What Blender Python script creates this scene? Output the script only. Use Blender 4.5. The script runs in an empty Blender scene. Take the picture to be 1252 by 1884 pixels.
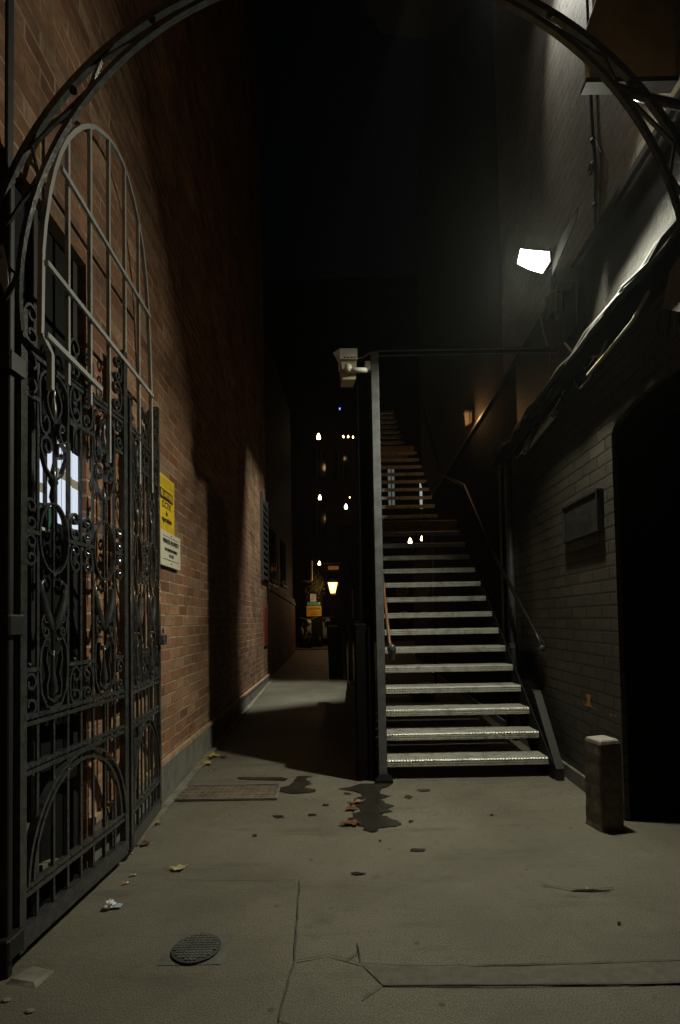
import bpy, bmesh, math, random
from mathutils import Vector, Matrix
random.seed(7)
R = math.radians
S = bpy.context.scene
COL = S.collection

# ------------------------------------------------------------------ camera
FPX, CX, CY, PITCH, ROLL, CAMH = 977.0, 654.0, 1106.5, 0.0342, -0.0189, 1.2
fw = Vector((0, math.cos(PITCH), math.sin(PITCH)))
rt0 = Vector((1, 0, 0)); up0 = rt0.cross(fw)
rt = math.cos(ROLL)*rt0 + math.sin(ROLL)*up0
up = -math.sin(ROLL)*rt0 + math.cos(ROLL)*up0
cam = bpy.data.cameras.new('camera'); co = bpy.data.objects.new('camera', cam); COL.objects.link(co)
m = Matrix((rt, up, -fw)).transposed().to_4x4(); m.translation = Vector((0, 0, CAMH))
co.matrix_world = m
cam.sensor_fit = 'VERTICAL'; cam.sensor_height = 24; cam.lens = FPX/1884*24
cam.shift_x = (626-CX)/1884; cam.shift_y = (CY-942)/1884
cam.clip_start = 0.02; cam.clip_end = 500
S.camera = co

# ------------------------------------------------------------------ sky (night: the sun is below the roofs, the sky almost black)
w = bpy.data.worlds.new('World'); S.world = w; w.use_nodes = True
nt = w.node_tree; bg = nt.nodes['Background']
sky = nt.nodes.new('ShaderNodeTexSky'); sky.sky_type = 'NISHITA'; sky.sun_disc = False
sky.sun_elevation = R(2); sky.sun_rotation = R(200)
nt.links.new(sky.outputs[0], bg.inputs[0]); bg.inputs[1].default_value = 0.0006

# ------------------------------------------------------------------ view
S.view_settings.view_transform = 'Standard'; S.view_settings.look = 'None'
S.view_settings.exposure = 0; S.view_settings.gamma = 1
S.render.resolution_x = 680; S.render.resolution_y = 1024

# ------------------------------------------------------------------ floodlights' own light (fixtures are modelled further down)
LA = Vector((1.153, 3.25, 3.42)); NA = Vector((-.29, -.70, -.65)).normalized()
def aim(o, d): o.rotation_mode = 'QUATERNION'; o.rotation_quaternion = Vector(d).to_track_quat('-Z', 'Y')
def area(name, loc, d, sx, sy, power, col):
    l = bpy.data.lights.new(name, 'AREA'); l.shape = 'RECTANGLE'; l.size = sx; l.size_y = sy; l.energy = power; l.color = col
    o = bpy.data.objects.new(name, l); COL.objects.link(o); o.location = loc; aim(o, d); return o
def point(name, loc, power, col, rad=.03):
    l = bpy.data.lights.new(name, 'POINT'); l.energy = power; l.color = col; l.shadow_soft_size = rad
    o = bpy.data.objects.new(name, l); COL.objects.link(o); o.location = loc; return o
area('floodlight_beam', LA + NA*.03, NA, .10, .08, 36, (1, .985, .77))
dn = area('floodlight_downlight', LA + Vector((-.02, -.02, -.06)), (-.40, .10, -.9), .08, .08, 24, (1, .985, .77)); dn.data.spread = R(112)
LB = Vector((1.12, 3.95, 6.12)); NB = Vector((.12, -.62, -.75)).normalized()
ub = bpy.data.lights.new('upper_floodlight_beam', 'SPOT'); ub.energy = 38; ub.color = (1, .98, .86); ub.spot_size = R(74); ub.spot_blend = .85; ub.shadow_soft_size = .06
ubo = bpy.data.objects.new('upper_floodlight_beam', ub); COL.objects.link(ubo); ubo.location = LB + NB*.05; aim(ubo, (.42, -.80, -1.55))
LC = Vector((1.0, 4.6, 8.2))  # unseen lamp added to throw the lit patch on alley floor and wall
sp = bpy.data.lights.new('added_alley_patch_beam', 'SPOT'); sp.energy = 2800; sp.color = (.97, 1, .84)
sp.spot_size = R(120); sp.spot_blend = .3; sp.shadow_soft_size = .014
so = bpy.data.objects.new('added_alley_patch_beam', sp); COL.objects.link(so); so.location = LC; aim(so, (-.3, .6, -1))

# ------------------------------------------------------------------ node helpers
def nod(t, k, **kw):
    n = t.nodes.new(k)
    for a, b in kw.items(): setattr(n, a, b)
    return n
def newmat(name, col=(.5, .5, .5), rough=.6, metal=0., spec=None):
    mt = bpy.data.materials.new(name); mt.use_nodes = True
    b = mt.node_tree.nodes['Principled BSDF']
    b.inputs['Base Color'].default_value = (*col, 1); b.inputs['Roughness'].default_value = rough; b.inputs['Metallic'].default_value = metal
    if spec is not None: b.inputs['Specular IOR Level'].default_value = spec
    return mt, mt.node_tree, b
def noise(t, vec, scale, detail=4, rough=.6):
    n = nod(t, 'ShaderNodeTexNoise'); n.inputs['Scale'].default_value = scale; n.inputs['Detail'].default_value = detail
    n.inputs['Roughness'].default_value = rough
    if vec is not None: t.links.new(vec, n.inputs['Vector'])
    return n.outputs['Fac']
def ramp(t, fac, stops):
    r = nod(t, 'ShaderNodeValToRGB'); e = r.color_ramp.elements
    while len(e) > 1: e.remove(e[-1])
    e[0].position = stops[0][0]; e[0].color = (*stops[0][1], 1)
    for p, c in stops[1:]:
        x = e.new(p); x.color = (*c, 1)
    t.links.new(fac, r.inputs[0]); return r.outputs[0]
def mix(t, a, b, fac, mode='MIX'):
    x = nod(t, 'ShaderNodeMix', data_type='RGBA', blend_type=mode)
    for sock, v in ((x.inputs[6], a), (x.inputs[7], b), (x.inputs[0], fac)):
        if hasattr(v, 'links') or hasattr(v, 'is_output'): t.links.new(v, sock)
        else: sock.default_value = v if isinstance(v, float) else (*v, 1)
    return x.outputs[2]
def bump(t, b, h, st=.3, dist=.01, prev=None):
    n = nod(t, 'ShaderNodeBump'); n.inputs['Strength'].default_value = st; n.inputs['Distance'].default_value = dist
    t.links.new(h, n.inputs['Height'])
    if prev: t.links.new(prev, n.inputs['Normal'])
    t.links.new(n.outputs[0], b.inputs['Normal']); return n.outputs[0]
def objco(t): return nod(t, 'ShaderNodeTexCoord').outputs['Object']
def simple(name, col, rough=.6, metal=0., var=.25, scale=12, bmp=.15, spec=None, bscale=60, dist=.004):
    mt, t, b = newmat(name, col, rough, metal, spec)
    c = objco(t); f = noise(t, c, scale)
    dk = tuple(x*(1-var) for x in col); lt = tuple(min(1, x*(1+var)) for x in col)
    t.links.new(ramp(t, f, [(.3, dk), (.7, lt)]), b.inputs['Base Color'])
    rr = nod(t, 'ShaderNodeMapRange'); rr.inputs['To Min'].default_value = max(0, rough-.12); rr.inputs['To Max'].default_value = min(1, rough+.12)
    t.links.new(noise(t, c, scale*2.3), rr.inputs[0]); t.links.new(rr.outputs[0], b.inputs['Roughness'])
    if bmp: bump(t, b, noise(t, c, bscale), bmp, dist)
    return mt
def emis(name, col, strength):
    mt, t, b = newmat(name, (.02, .02, .02), .5)
    b.inputs['Emission Color'].default_value = (*col, 1); b.inputs['Emission Strength'].default_value = strength
    return mt
def brickmat(name, cols, mortar, axis='Y', rough=.8, bw=.225, bh=.0785, msize=.007, bst=.7, var=None, grime=(.5, 1.), spec=.3, edge_noise=0.012):
    mt, t, b = newmat(name, cols[0], rough, 0, spec)
    c = objco(t)
    # wobble the joints a little
    nv = nod(t, 'ShaderNodeTexNoise'); nv.inputs['Scale'].default_value = 7; nv.inputs['Detail'].default_value = 3; t.links.new(c, nv.inputs['Vector'])
    s1 = nod(t, 'ShaderNodeVectorMath', operation='SUBTRACT'); t.links.new(nv.outputs['Color'], s1.inputs[0]); s1.inputs[1].default_value = (.5, .5, .5)
    s2 = nod(t, 'ShaderNodeVectorMath', operation='SCALE'); t.links.new(s1.outputs[0], s2.inputs[0]); s2.inputs['Scale'].default_value = edge_noise
    s3 = nod(t, 'ShaderNodeVectorMath', operation='ADD'); t.links.new(c, s3.inputs[0]); t.links.new(s2.outputs[0], s3.inputs[1])
    sx = nod(t, 'ShaderNodeSeparateXYZ'); t.links.new(s3.outputs[0], sx.inputs[0])
    cb = nod(t, 'ShaderNodeCombineXYZ'); t.links.new(sx.outputs[axis], cb.inputs[0]); t.links.new(sx.outputs['Z'], cb.inputs[1])
    br = nod(t, 'ShaderNodeTexBrick'); br.inputs['Scale'].default_value = 1; br.inputs['Brick Width'].default_value = bw; br.inputs['Row Height'].default_value = bh
    br.inputs['Mortar Size'].default_value = msize; br.inputs['Mortar Smooth'].default_value = .3
    br.inputs['Color1'].default_value = (0, 0, 0, 1); br.inputs['Color2'].default_value = (1, 1, 1, 1); br.inputs['Mortar'].default_value = (.5, .5, .5, 1)
    t.links.new(cb.outputs[0], br.inputs['Vector'])
    n = len(cols); base = ramp(t, br.outputs['Color'], [(i/max(1, n-1), cols[i]) for i in range(n)])
    fine = noise(t, c, 38, 6, .7); base = mix(t, base, tuple(x*.45 for x in cols[0]), ramp(t, fine, [(.45, (0, 0, 0)), (.75, (.8, .8, .8))]))
    mort = mix(t, mortar, tuple(x*.4 for x in mortar), ramp(t, noise(t, c, 5, 5), [(.4, (0, 0, 0)), (.65, (1, 1, 1))]))
    col = mix(t, base, mort, br.outputs['Fac'])
    g = ramp(t, noise(t, c, 1.3, 7, .65), [(.3, (grime[0],)*3), (.68, (grime[1],)*3)])
    col = mix(t, col, g, 1., 'MULTIPLY')
    t.links.new(col, b.inputs['Base Color'])
    inv = nod(t, 'ShaderNodeMath', operation='SUBTRACT'); inv.inputs[0].default_value = 1; t.links.new(br.outputs['Fac'], inv.inputs[1])
    ad = nod(t, 'ShaderNodeMath', operation='MULTIPLY_ADD'); t.links.new(fine, ad.inputs[0]); ad.inputs[1].default_value = .5; t.links.new(inv.outputs[0], ad.inputs[2])
    bump(t, b, ad.outputs[0], bst, .006)
    return mt

M = {}
M['brick'] = brickmat('orange_brick', [(.25, .112, .060), (.34, .158, .082), (.41, .205, .115), (.28, .145, .092), (.46, .285, .175), (.21, .098, .062)], (.52, .38, .25), grime=(.38, 1.1))
M['brick_far'] = brickmat('far_brick', [(.16, .07, .04), (.22, .10, .055), (.26, .13, .07)], (.34, .26, .19), grime=(.5, 1))
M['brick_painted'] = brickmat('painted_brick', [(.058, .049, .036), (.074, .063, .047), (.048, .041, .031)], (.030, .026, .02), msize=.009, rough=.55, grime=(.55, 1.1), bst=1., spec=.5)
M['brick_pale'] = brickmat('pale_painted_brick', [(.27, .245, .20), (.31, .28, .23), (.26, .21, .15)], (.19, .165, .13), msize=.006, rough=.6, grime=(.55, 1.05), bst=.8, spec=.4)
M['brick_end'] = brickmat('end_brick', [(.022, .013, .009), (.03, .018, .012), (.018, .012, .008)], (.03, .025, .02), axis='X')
M['plinth'] = simple('plinth_stone', (.17, .16, .14), .8, var=.35, scale=6, bmp=.4)
M['cap'] = simple('plinth_cap_brick', (.36, .25, .16), .75, var=.35, scale=14)
M['iron'] = simple('black_gate_paint', (.048, .05, .05), .22, 0., var=.4, scale=30, bmp=.35, spec=.8, bscale=90, dist=.002)
M['iron_dull'] = simple('dull_black_iron', (.015, .014, .013), .55, 0., bmp=.2)
M['grey'] = simple('grey_paint', (.34, .34, .33), .45, 0., var=.12, scale=9, bmp=.1)
M['postgrey'] = simple('worn_grey_steel', (.12, .126, .133), .5, 0.2, var=.3, scale=18, bmp=.3)
M['black'] = simple('black_steel', (.009, .009, .009), .75, 0., bmp=.1, spec=.15)
M['near_black'] = simple('near_black_with_shade', (.0045, .004, .0035), .9, 0., var=.3, scale=9, bmp=.2, spec=.1)  # near black; on the far right wall and recess it stands for shade
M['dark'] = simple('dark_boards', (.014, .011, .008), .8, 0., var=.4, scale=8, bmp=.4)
M['stone'] = simple('pale_stone', (.19, .175, .14), .8, var=.35, scale=9, bmp=.6)
M['bollard'] = simple('worn_brown_granite', (.105, .085, .065), .65, var=.45, scale=22, bmp=.6)
M['boltop'] = simple('pale_granite', (.34, .31, .26), .7, var=.25, scale=30, bmp=.4)
M['white'] = simple('white_plastic', (.62, .60, .54), .45, var=.1, bmp=.03)
M['cream'] = simple('cream_plastic', (.40, .35, .26), .5, var=.2, bmp=.05)
M['cable'] = simple('black_cable', (.022, .019, .015), .6, var=.5, bmp=.1, spec=.3)
M['cable_pale'] = simple('pale_cable', (.32, .28, .2), .5, var=.4, bmp=.1)
M['copper'] = simple('brown_pipe', (.20, .10, .045), .4, .3, var=.4, bmp=.1)
M['leaf'] = simple('yellow_leaf', (.34, .24, .06), .7, var=.45, scale=25, bmp=.4)
M['leaf_brown'] = simple('brown_leaf', (.11, .048, .014), .45, var=.5, scale=40, bmp=.4)
M['leaf_pale'] = simple('pale_leaf', (.42, .36, .2), .7, var=.3, scale=30, bmp=.4)
M['paper'] = simple('litter_paper', (.75, .75, .76), .7, var=.15, bmp=.3)
M['butt'] = simple('cigarette_filter', (.55, .28, .10), .7, var=.2)
M['red'] = simple('red_paint', (.16, .02, .014), .5, var=.2)
M['amber_lit_wall'] = simple('amber_lit_render', (.60, .42, .17), .8, var=.35, scale=3.5, bmp=.5)  # amber of the street light put into the base colour
M['rust'] = simple('exposed_brick_chip', (.36, .15, .05), .8, var=.4, scale=40)
M['green'] = simple('green_panel', (.03, .10, .07), .5)
M['glass'] = simple('dark_glass', (.01, .011, .012), .12, var=.1, bmp=0)
M['plant'] = simple('ivy_leaves', (.10, .09, .03), .6, var=.5, scale=30)

# glossy band of old black paint over render
mt, t, b = newmat('peeling_black_render', (.07, .06, .05), .46, 0, .4); c = objco(t)
f = noise(t, c, 3.2, 8, .7); t.links.new(ramp(t, f, [(.38, (.018, .015, .012)), (.56, (.040, .034, .027)), (.7, (.065, .056, .043))]), b.inputs['Base Color'])
bump(t, b, noise(t, c, 26, 8, .75), .9, .012); M['render'] = mt

# worn asphalt paving
mt, t, b = newmat('worn_paving', (.17, .16, .14), .75, 0, .35); c = objco(t)
big = noise(t, c, .9, 6, .6); col = ramp(t, big, [(.28, (.094, .084, .064)), (.5, (.148, .135, .106)), (.72, (.192, .178, .142))])
sm = noise(t, c, 14, 8, .75); col = mix(t, col, (.09, .08, .062), ramp(t, sm, [(.52, (0, 0, 0)), (.72, (.55, .55, .55))]))
vo = nod(t, 'ShaderNodeTexVoronoi'); vo.inputs['Scale'].default_value = 150; t.links.new(c, vo.inputs['Vector'])
gs_ = ramp(t, noise(t, c, 210, 2, .5), [(.36, (.35,)*3), (.5, (1, 1, 1)), (.66, (1.5, 1.45, 1.3))]); col = mix(t, col, gs_, .75, 'MULTIPLY')
gum = nod(t, 'ShaderNodeTexVoronoi'); gum.inputs['Scale'].default_value = 5.5; t.links.new(c, gum.inputs['Vector'])
col = mix(t, col, (.055, .05, .04), ramp(t, gum.outputs['Distance'], [(.045, (.7,)*3), (.075, (0, 0, 0))]))
mpg = nod(t, 'ShaderNodeMapping'); mpg.inputs['Scale'].default_value = (.6, 3, 1); t.links.new(c, mpg.inputs[0])
col = mix(t, col, (.07, .064, .05), ramp(t, noise(t, mpg.outputs[0], 1.7, 9, .75), [(.54, (0, 0, 0)), (.66, (.55,)*3)]))
col = mix(t, col, (.26, .25, .21), ramp(t, noise(t, c, 2.3, 9, .8), [(.58, (0, 0, 0)), (.72, (.4,)*3)]))
st = noise(t, c, 3.1, 3, .5); col = mix(t, col, (.06, .055, .045), ramp(t, st, [(.66, (0, 0, 0)), (.72, (.5, .5, .5))]))
t.links.new(col, b.inputs['Base Color'])
t.links.new(ramp(t, big, [(.3, (.55,)*3), (.7, (.85,)*3)]), b.inputs['Roughness'])
p = bump(t, b, sm, .6, .010); bump(t, b, vo.outputs['Distance'], .18, .003, p); M['paving'] = mt
M['patch'] = simple('tarmac_repair', (.122, .113, .09), .85, var=.2, scale=25, bmp=.7, bscale=160)
M['joint'] = simple('dirt_filled_joint', (.07, .062, .05), .9, var=.4, scale=20)
M['dim_light_paving'] = simple('dim_light_paving', (.15, .125, .09), .7, var=.3, scale=4, bmp=.3)
M['puddle'] = simple('wet_stain', (.03, .027, .022), .22, var=.3, scale=12, bmp=.12, spec=.5)

# pale painted chequer plate
mt, t, b = newmat('chequer_plate', (.40, .39, .35), .38, .25, .6); c = objco(t)
sx = nod(t, 'ShaderNodeSeparateXYZ'); t.links.new(c, sx.inputs[0])
ad = nod(t, 'ShaderNodeMath', operation='SUBTRACT'); t.links.new(sx.outputs['Y'], ad.inputs[0]); t.links.new(sx.outputs['Z'], ad.inputs[1])
def sinw(a, b_, k, src):
    q = nod(t, 'ShaderNodeMath', operation='MULTIPLY'); q.inputs[1].default_value = a; t.links.new(sx.outputs['X'], q.inputs[0])
    q2 = nod(t, 'ShaderNodeMath', operation='MULTIPLY_ADD'); q2.inputs[1].default_value = b_; t.links.new(src, q2.inputs[0]); t.links.new(q.outputs[0], q2.inputs[2])
    q3 = nod(t, 'ShaderNodeMath', operation='SINE'); t.links.new(q2.outputs[0], q3.inputs[0]); return q3.outputs[0]
wa = sinw(140, 190, 0, ad.outputs[0]); wb = sinw(140, -190, 0, ad.outputs[0])
mx = nod(t, 'ShaderNodeMath', operation='MULTIPLY'); t.links.new(wa, mx.inputs[0]); t.links.new(wb, mx.inputs[1])
f = noise(t, c, 9, 8, .75)
t.links.new(ramp(t, f, [(.28, (.10, .09, .07)), (.38, (.27, .26, .225)), (.5, (.44, .43, .385)), (.7, (.52, .51, .46))]), b.inputs['Base Color'])
bump(t, b, mx.outputs[0], .5, .004); M['tread'] = mt

M['warm_plate'] = simple('warm_tinted_landing_plate', (.34, .22, .11), .6, .1, var=.45, scale=14, bmp=.4)  # brown tint paints warm light onto the landings

# ------------------------------------------------------------------ mesh helpers
class MB:
    def __init__(s): s.v = []; s.f = []; s.sm = False
    def add(s, vs, fs):
        o = len(s.v); s.v += [Vector(v) for v in vs]; s.f += [tuple(i+o for i in f) for f in fs]; return s
    def box(s, a, b_):
        x0, y0, z0 = a; x1, y1, z1 = b_
        return s.add([(x0,y0,z0),(x1,y0,z0),(x1,y1,z0),(x0,y1,z0),(x0,y0,z1),(x1,y0,z1),(x1,y1,z1),(x0,y1,z1)],
                     [(0,3,2,1),(4,5,6,7),(0,1,5,4),(1,2,6,5),(2,3,7,6),(3,0,4,7)])
    def cham(s, a, b_, c):
        # box with chamfered vertical edges and top
        x0, y0, z0 = a; x1, y1, z1 = b_
        def ring(i, z): return [(x0+i+c,y0+i,z),(x1-i-c,y0+i,z),(x1-i,y0+i+c,z),(x1-i,y1-i-c,z),(x1-i-c,y1-i,z),(x0+i+c,y1-i,z),(x0+i,y1-i-c,z),(x0+i,y0+i+c,z)]
        rs = [ring(0, z0), ring(0, z1-c), ring(c*.7, z1)]
        return s.loft(rs)
    def loft(s, rs, caps=True, closed=True):
        n = len(rs[0]); vs = [p for r_ in rs for p in r_]; fs = []
        for k in range(len(rs)-1):
            for i in range(n if closed else n-1):
                j = (i+1) % n; fs.append((k*n+i, k*n+j, (k+1)*n+j, (k+1)*n+i))
        if caps: fs.append(tuple(range(n))[::-1]); fs.append(tuple(range((len(rs)-1)*n, len(rs)*n)))
        return s.add(vs, fs)
    def sweep(s, pts, w_, h=None, n=6, ref=None, closed=False):
        # tube (h None) or flat bar of width w_ across ref direction and h along ref
        pts = [Vector(p) for p in pts]; rs = []; m_ = len(pts)
        pu = None
        for i, p in enumerate(pts):
            if closed: d = pts[(i+1) % m_]-pts[i-1]
            else: d = pts[min(i+1, m_-1)]-pts[max(i-1, 0)]
            if d.length < 1e-9: d = Vector((0, 0, 1))
            d.normalize()
            if ref is not None: a = Vector(ref); a = (a-d*a.dot(d)); a.normalize()
            else:
                a = pu if pu is not None else (Vector((0, 0, 1)) if abs(d.z) < .9 else Vector((1, 0, 0)))
                a = (a-d*a.dot(d)).normalized(); pu = a
            b2 = d.cross(a)
            if h is None:
                rr = w_[i] if isinstance(w_, (list, tuple)) else w_
                rs.append([p+a*math.cos(2*math.pi*k/n)*rr+b2*math.sin(2*math.pi*k/n)*rr for k in range(n)])
            else:
                ww = (w_[i] if isinstance(w_, (list, tuple)) else w_)/2; hh = h/2
                rs.append([p+a*hh+b2*ww, p-a*hh+b2*ww, p-a*hh-b2*ww, p+a*hh-b2*ww])
        if closed: rs.append(rs[0]); return s.loft(rs, caps=False)
        return s.loft(rs)
    def prism(s, poly, ax, lo, hi):
        # poly in 2D, extruded along axis ax from lo to hi
        def mk(p, q):
            l = list(p); l.insert(ax, q); return tuple(l)
        n = len(poly); vs = [mk(p, lo) for p in poly]+[mk(p, hi) for p in poly]
        fs = [tuple(range(n)), tuple(range(n, 2*n))[::-1]]+[(i, i+n, (i+1) % n+n, (i+1) % n) for i in range(n)]
        return s.add(vs, fs)
    def ball(s, c_, r_, n=8, m_=6, sc=(1, 1, 1)):
        rs = []
        for k in range(1, m_):
            a = math.pi*k/m_; rs.append([(c_[0]+math.cos(2*math.pi*i/n)*math.sin(a)*r_*sc[0], c_[1]+math.sin(2*math.pi*i/n)*math.sin(a)*r_*sc[1], c_[2]+math.cos(a)*r_*sc[2]) for i in range(n)])
        return s.loft(rs)
    def lathe(s, prof, c_, n=16):
        return s.loft([[(c_[0]+math.cos(2*math.pi*i/n)*r_, c_[1]+math.sin(2*math.pi*i/n)*r_, c_[2]+z) for i in range(n)] for r_, z in prof])
def wbase(o):
    b_ = Vector((0, 0, 0))
    while o is not None: b_ += o.location; o = o.parent
    return b_
def obj(name, mb, mat, parent=None, base=None, smooth=False, label=None):
    base = wbase(parent) if parent is not None else Vector(base or (0, 0, 0))
    me = bpy.data.meshes.new(name); me.from_pydata([v-base for v in mb.v], [], mb.f); me.update()
    bm = bmesh.new(); bm.from_mesh(me); bmesh.ops.recalc_face_normals(bm, faces=bm.faces); bm.to_mesh(me); bm.free()
    me.materials.append(mat)
    if smooth:
        for p_ in me.polygons: p_.use_smooth = True
    o = bpy.data.objects.new(name, me); COL.objects.link(o)
    if parent is not None: o.parent = parent
    else: o.location = base
    if label: o['label'] = label
    return o
def tag(o, label, cat, group=None):
    o['label'] = label; o['category'] = cat
    if group: o['group'] = group
    return o
def thing(name, label, cat, base, group=None):
    o = bpy.data.objects.new(name, None); COL.objects.link(o); o.location = base; o.empty_display_size = .1
    return tag(o, label, cat, group)
def struct(o): o['kind'] = 'structure'; return o
def gz(y): return max(0., .0185*(y-3.2))
# unit ray of photo point (1252 x 1884 px), to read positions off known planes
def ray(x, y): return rt*(x-CX)/FPX - up*(y-CY)/FPX + fw
def onY(x, y, Y): d = ray(x, y); return Vector((0, 0, CAMH)) + d*(Y/d.y)
def onR(x, y, X=1.545): d = ray(x, y); return Vector((0, 0, CAMH)) + d*(X/d.x)
def onG(x, y, z=0.):
    d = ray(x, y); p_ = Vector((0, 0, CAMH)) + d*((z-CAMH)/d.z)
    for _ in range(8): p_ = Vector((0, 0, CAMH)) + d*((z+gz(p_.y)-CAMH)/d.z)
    return p_
def lx(y): return -1.135-.0477*y            # left wall face at depth y
def onL(x, y, off=0.):
    d = ray(x, y); t_ = (-1.135+off)/(d.x+.0477*d.y); return Vector((0, 0, CAMH)) + d*t_

# ------------------------------------------------------------------ ground
g = MB(); ys = [-3, 0, 1.5, 3.2, 5, 8, 12, 20, 60, 150]
for i in range(len(ys)-1):
    a, b_ = ys[i], ys[i+1]; g.add([(-60, a, gz(a)), (60, a, gz(a)), (60, b_, gz(b_)), (-60, b_, gz(b_))], [(0, 1, 2, 3)])
struct(obj('ground', g, M['paving']))
def sheet(name, poly, mat, dz=.004):
    mb = MB(); mb.add([(p_[0], p_[1], gz(p_[1])+dz) for p_ in poly], [tuple(range(len(poly)))]); return struct(obj(name, mb, mat))
# sheet tinted browner to paint the dimmer light beyond the lit patch, and the kerb
sheet('dim_light_path', [(-1.62, 9.62), (.3, 9.62), (.3, 14), (-1.8, 14)], M['dim_light_paving'])
sheet('dim_light_path', [(-1.8, 14), (.3, 14), (.3, 17), (-1.95, 17)], M['dim_light_paving'])
kb = MB(); kb.box((-2.4, 17.0, gz(17)-.05), (2, 17.15, gz(17)+.04)); struct(obj('kerb', kb, M['stone']))
# repair trench across the foreground and its cracked joints
p1, p2, p3, p4 = onG(545, 1772), onG(1320, 1761), onG(1320, 1812), onG(706, 1815)
sheet('tarmac_patch', [onG(670, 1780), onG(800, 1783), p2, p3, onG(706, 1815), onG(690, 1800)], M['patch'])
def crack(pts, w_=.006, dz=.008, jit=.006, name='pavement_crack'):
    P = [onG(*q) for q in pts]; out = []
    for a, b_ in zip(P[:-1], P[1:]):
        n = max(2, int((b_-a).length/.05))
        for i in range(n): out.append(a.lerp(b_, i/n)+Vector((random.uniform(-1, 1), random.uniform(-1, 1), 0))*jit)
    out.append(P[-1]); L = []; Rr = []
    for i, q in enumerate(out):
        d = (out[min(i+1, len(out)-1)]-out[max(i-1, 0)]); d.z = 0; d.normalize(); s_ = Vector((-d.y, d.x, 0))*w_*random.uniform(.35, 1.)
        z = gz(q.y)+dz; L.append((q.x+s_.x, q.y+s_.y, z)); Rr.append((q.x-s_.x, q.y-s_.y, z))
    mb = MB(); n = len(L); mb.add(L+Rr, [(i, i+1, n+i+1, n+i) for i in range(n-1)]); return struct(obj(name, mb, M['joint']))
crack([(552, 1622), (550, 1680), (541, 1765), (530, 1820), (512, 1884), (510, 1900)], .0045, jit=.004)
crack([(541, 1772), (605, 1760), (665, 1776), (760, 1782), (960, 1778), (1130, 1774), (1300, 1766)], .003, jit=.0025)
crack([(660, 1736), (664, 1772)], .003); crack([(640, 1768), (662, 1752)], .002)
crack([(668, 1840), (706, 1815), (900, 1816), (1300, 1811)], .003, jit=.0015)
crack([(300, 1622), (420, 1619), (552, 1622), (560, 1618)], .0018, jit=.002)
crack([(1000, 1628), (1060, 1640), (1130, 1636)], .004, jit=.01)
crack([(512, 1884), (560, 1905)], .006)
# wet stains (flat puddles of spilt water)
def blob(name, spans, mat, dz=.006, jag=.02):
    # spans: (y_px, x_left, x_right)
    L, Rr = [], []
    for y, a, b_ in spans:
        L.append(onG(a, y)); Rr.append(onG(b_, y))
    rj = random.Random(int(spans[0][1])); L2, R2 = [], []
    for i in range(len(L)-1):
        for k in range(4):
            for src, dst in ((L, L2), (Rr, R2)):
                q = src[i].lerp(src[i+1], k/4); q.x += rj.uniform(-1, 1)*.012; dst.append(q)
    L, Rr = L2+[L[-1]], R2+[Rr[-1]]
    mb = MB(); n = len(L); vs = [(q.x, q.y, gz(q.y)+dz) for q in L+Rr]
    mb.add(vs, [(i, i+1, n+i+1, n+i) for i in range(n-1)]); return struct(obj(name, mb, mat))
blob('puddle', [(1443,664,722),(1449,645,712),(1452,622,700),(1456,650,702),(1461,662,700),(1466,668,722),(1470,652,700),(1476,660,706),(1481,664,716),(1484,650,727),(1488,662,712),(1494,664,722),(1498,648,700),(1503,654,708),(1508,640,722),(1512,660,736),(1517,630,738),(1521,666,730),(1524,672,700),(1528,668,695),(1532,684,692)], M['puddle'])
blob('puddle', [(1429,548,577),(1434,545,560),(1438,542,568),(1443,536,575),(1447,530,560),(1450,514,560),(1454,512,583),(1458,520,580),(1461,536,548)], M['puddle'])
blob('puddle', [(1431,440,520),(1434,438,530),(1437,512,526)], M['puddle'])
for (x, y, w_, h) in [(770,1565,15,3),(658,1609,16,3),(752,1467,9,3),(780,1455,14,3),(512,1503,12,2.5),(756,1512,6,2),(1086,1640,40,2),(640,1461,10,2),(600,1482,8,2),(575,1500,9,2),(700,1548,4,1.5),(470,1538,5,2),(905,1500,5,1.5),(1140,1700,4,3)]:
    pts = []
    for k in range(12):
        a = 2*math.pi*k/12; r_ = random.uniform(.6, 1.15); pts.append(onG(x+math.cos(a)*w_*r_, y+math.sin(a)*h*r_))
    sheet('ground_stain', pts, M['puddle'], .005)

# ------------------------------------------------------------------ left brick building
K = -.0477
def shear(mb):  # x given as offset from the left wall face at y
    for v in mb.v: v.x += lx(v.y)
    return mb
lb = thing('brick_building', 'tall orange brick building along the left side with a dark doorway behind the iron gate', 'building', (lx(5), 5, 0))
wl = MB(); Y0, Y1 = .2, 9.57
wl.prism([(Y0, -.02), (1.45, -.02), (1.45, 2.91), (2.475, 2.91), (2.475, -.02), (Y1, -.02), (Y1, 11), (Y0, 11)], 0, -.32, 0)
shear(wl); obj('wall', wl, M['brick'], lb)
pl = MB(); pl.prism([(2.50, -.01), (Y1+.02, -.01), (Y1+.02, .245+.0), (2.50, .245)], 0, -.1, .022)
for v in pl.v:
    if v.z > .1: v.z = .27 - .008*(v.y-3)
shear(pl); obj('plinth', pl, M['plinth'], lb)
pc = MB(); pc.prism([(2.49, .0), (Y1+.03, .0), (Y1+.03, .03), (2.49, .03)], 0, -.1, .03)
for v in pc.v: v.z += .27-.008*(v.y-3)
shear(pc); obj('plinth_cap', pc, M['cap'], lb)
ds = MB(); ds.prism([(1.40, 0), (2.50, 0), (2.50, 2.95), (1.40, 2.95)], 0, -.10, -.055); shear(ds)
ob = obj('door', ds, M['black'], lb)
for y in (1.46, 1.78, 2.10, 2.44):
    fr_ = MB(); fr_.prism([(y-.02, .02), (y+.02, .02), (y+.02, 2.90), (y-.02, 2.90)], 0, -.0545, -.035); shear(fr_); obj('door_frame', fr_, M['iron_dull'], lb)
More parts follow.
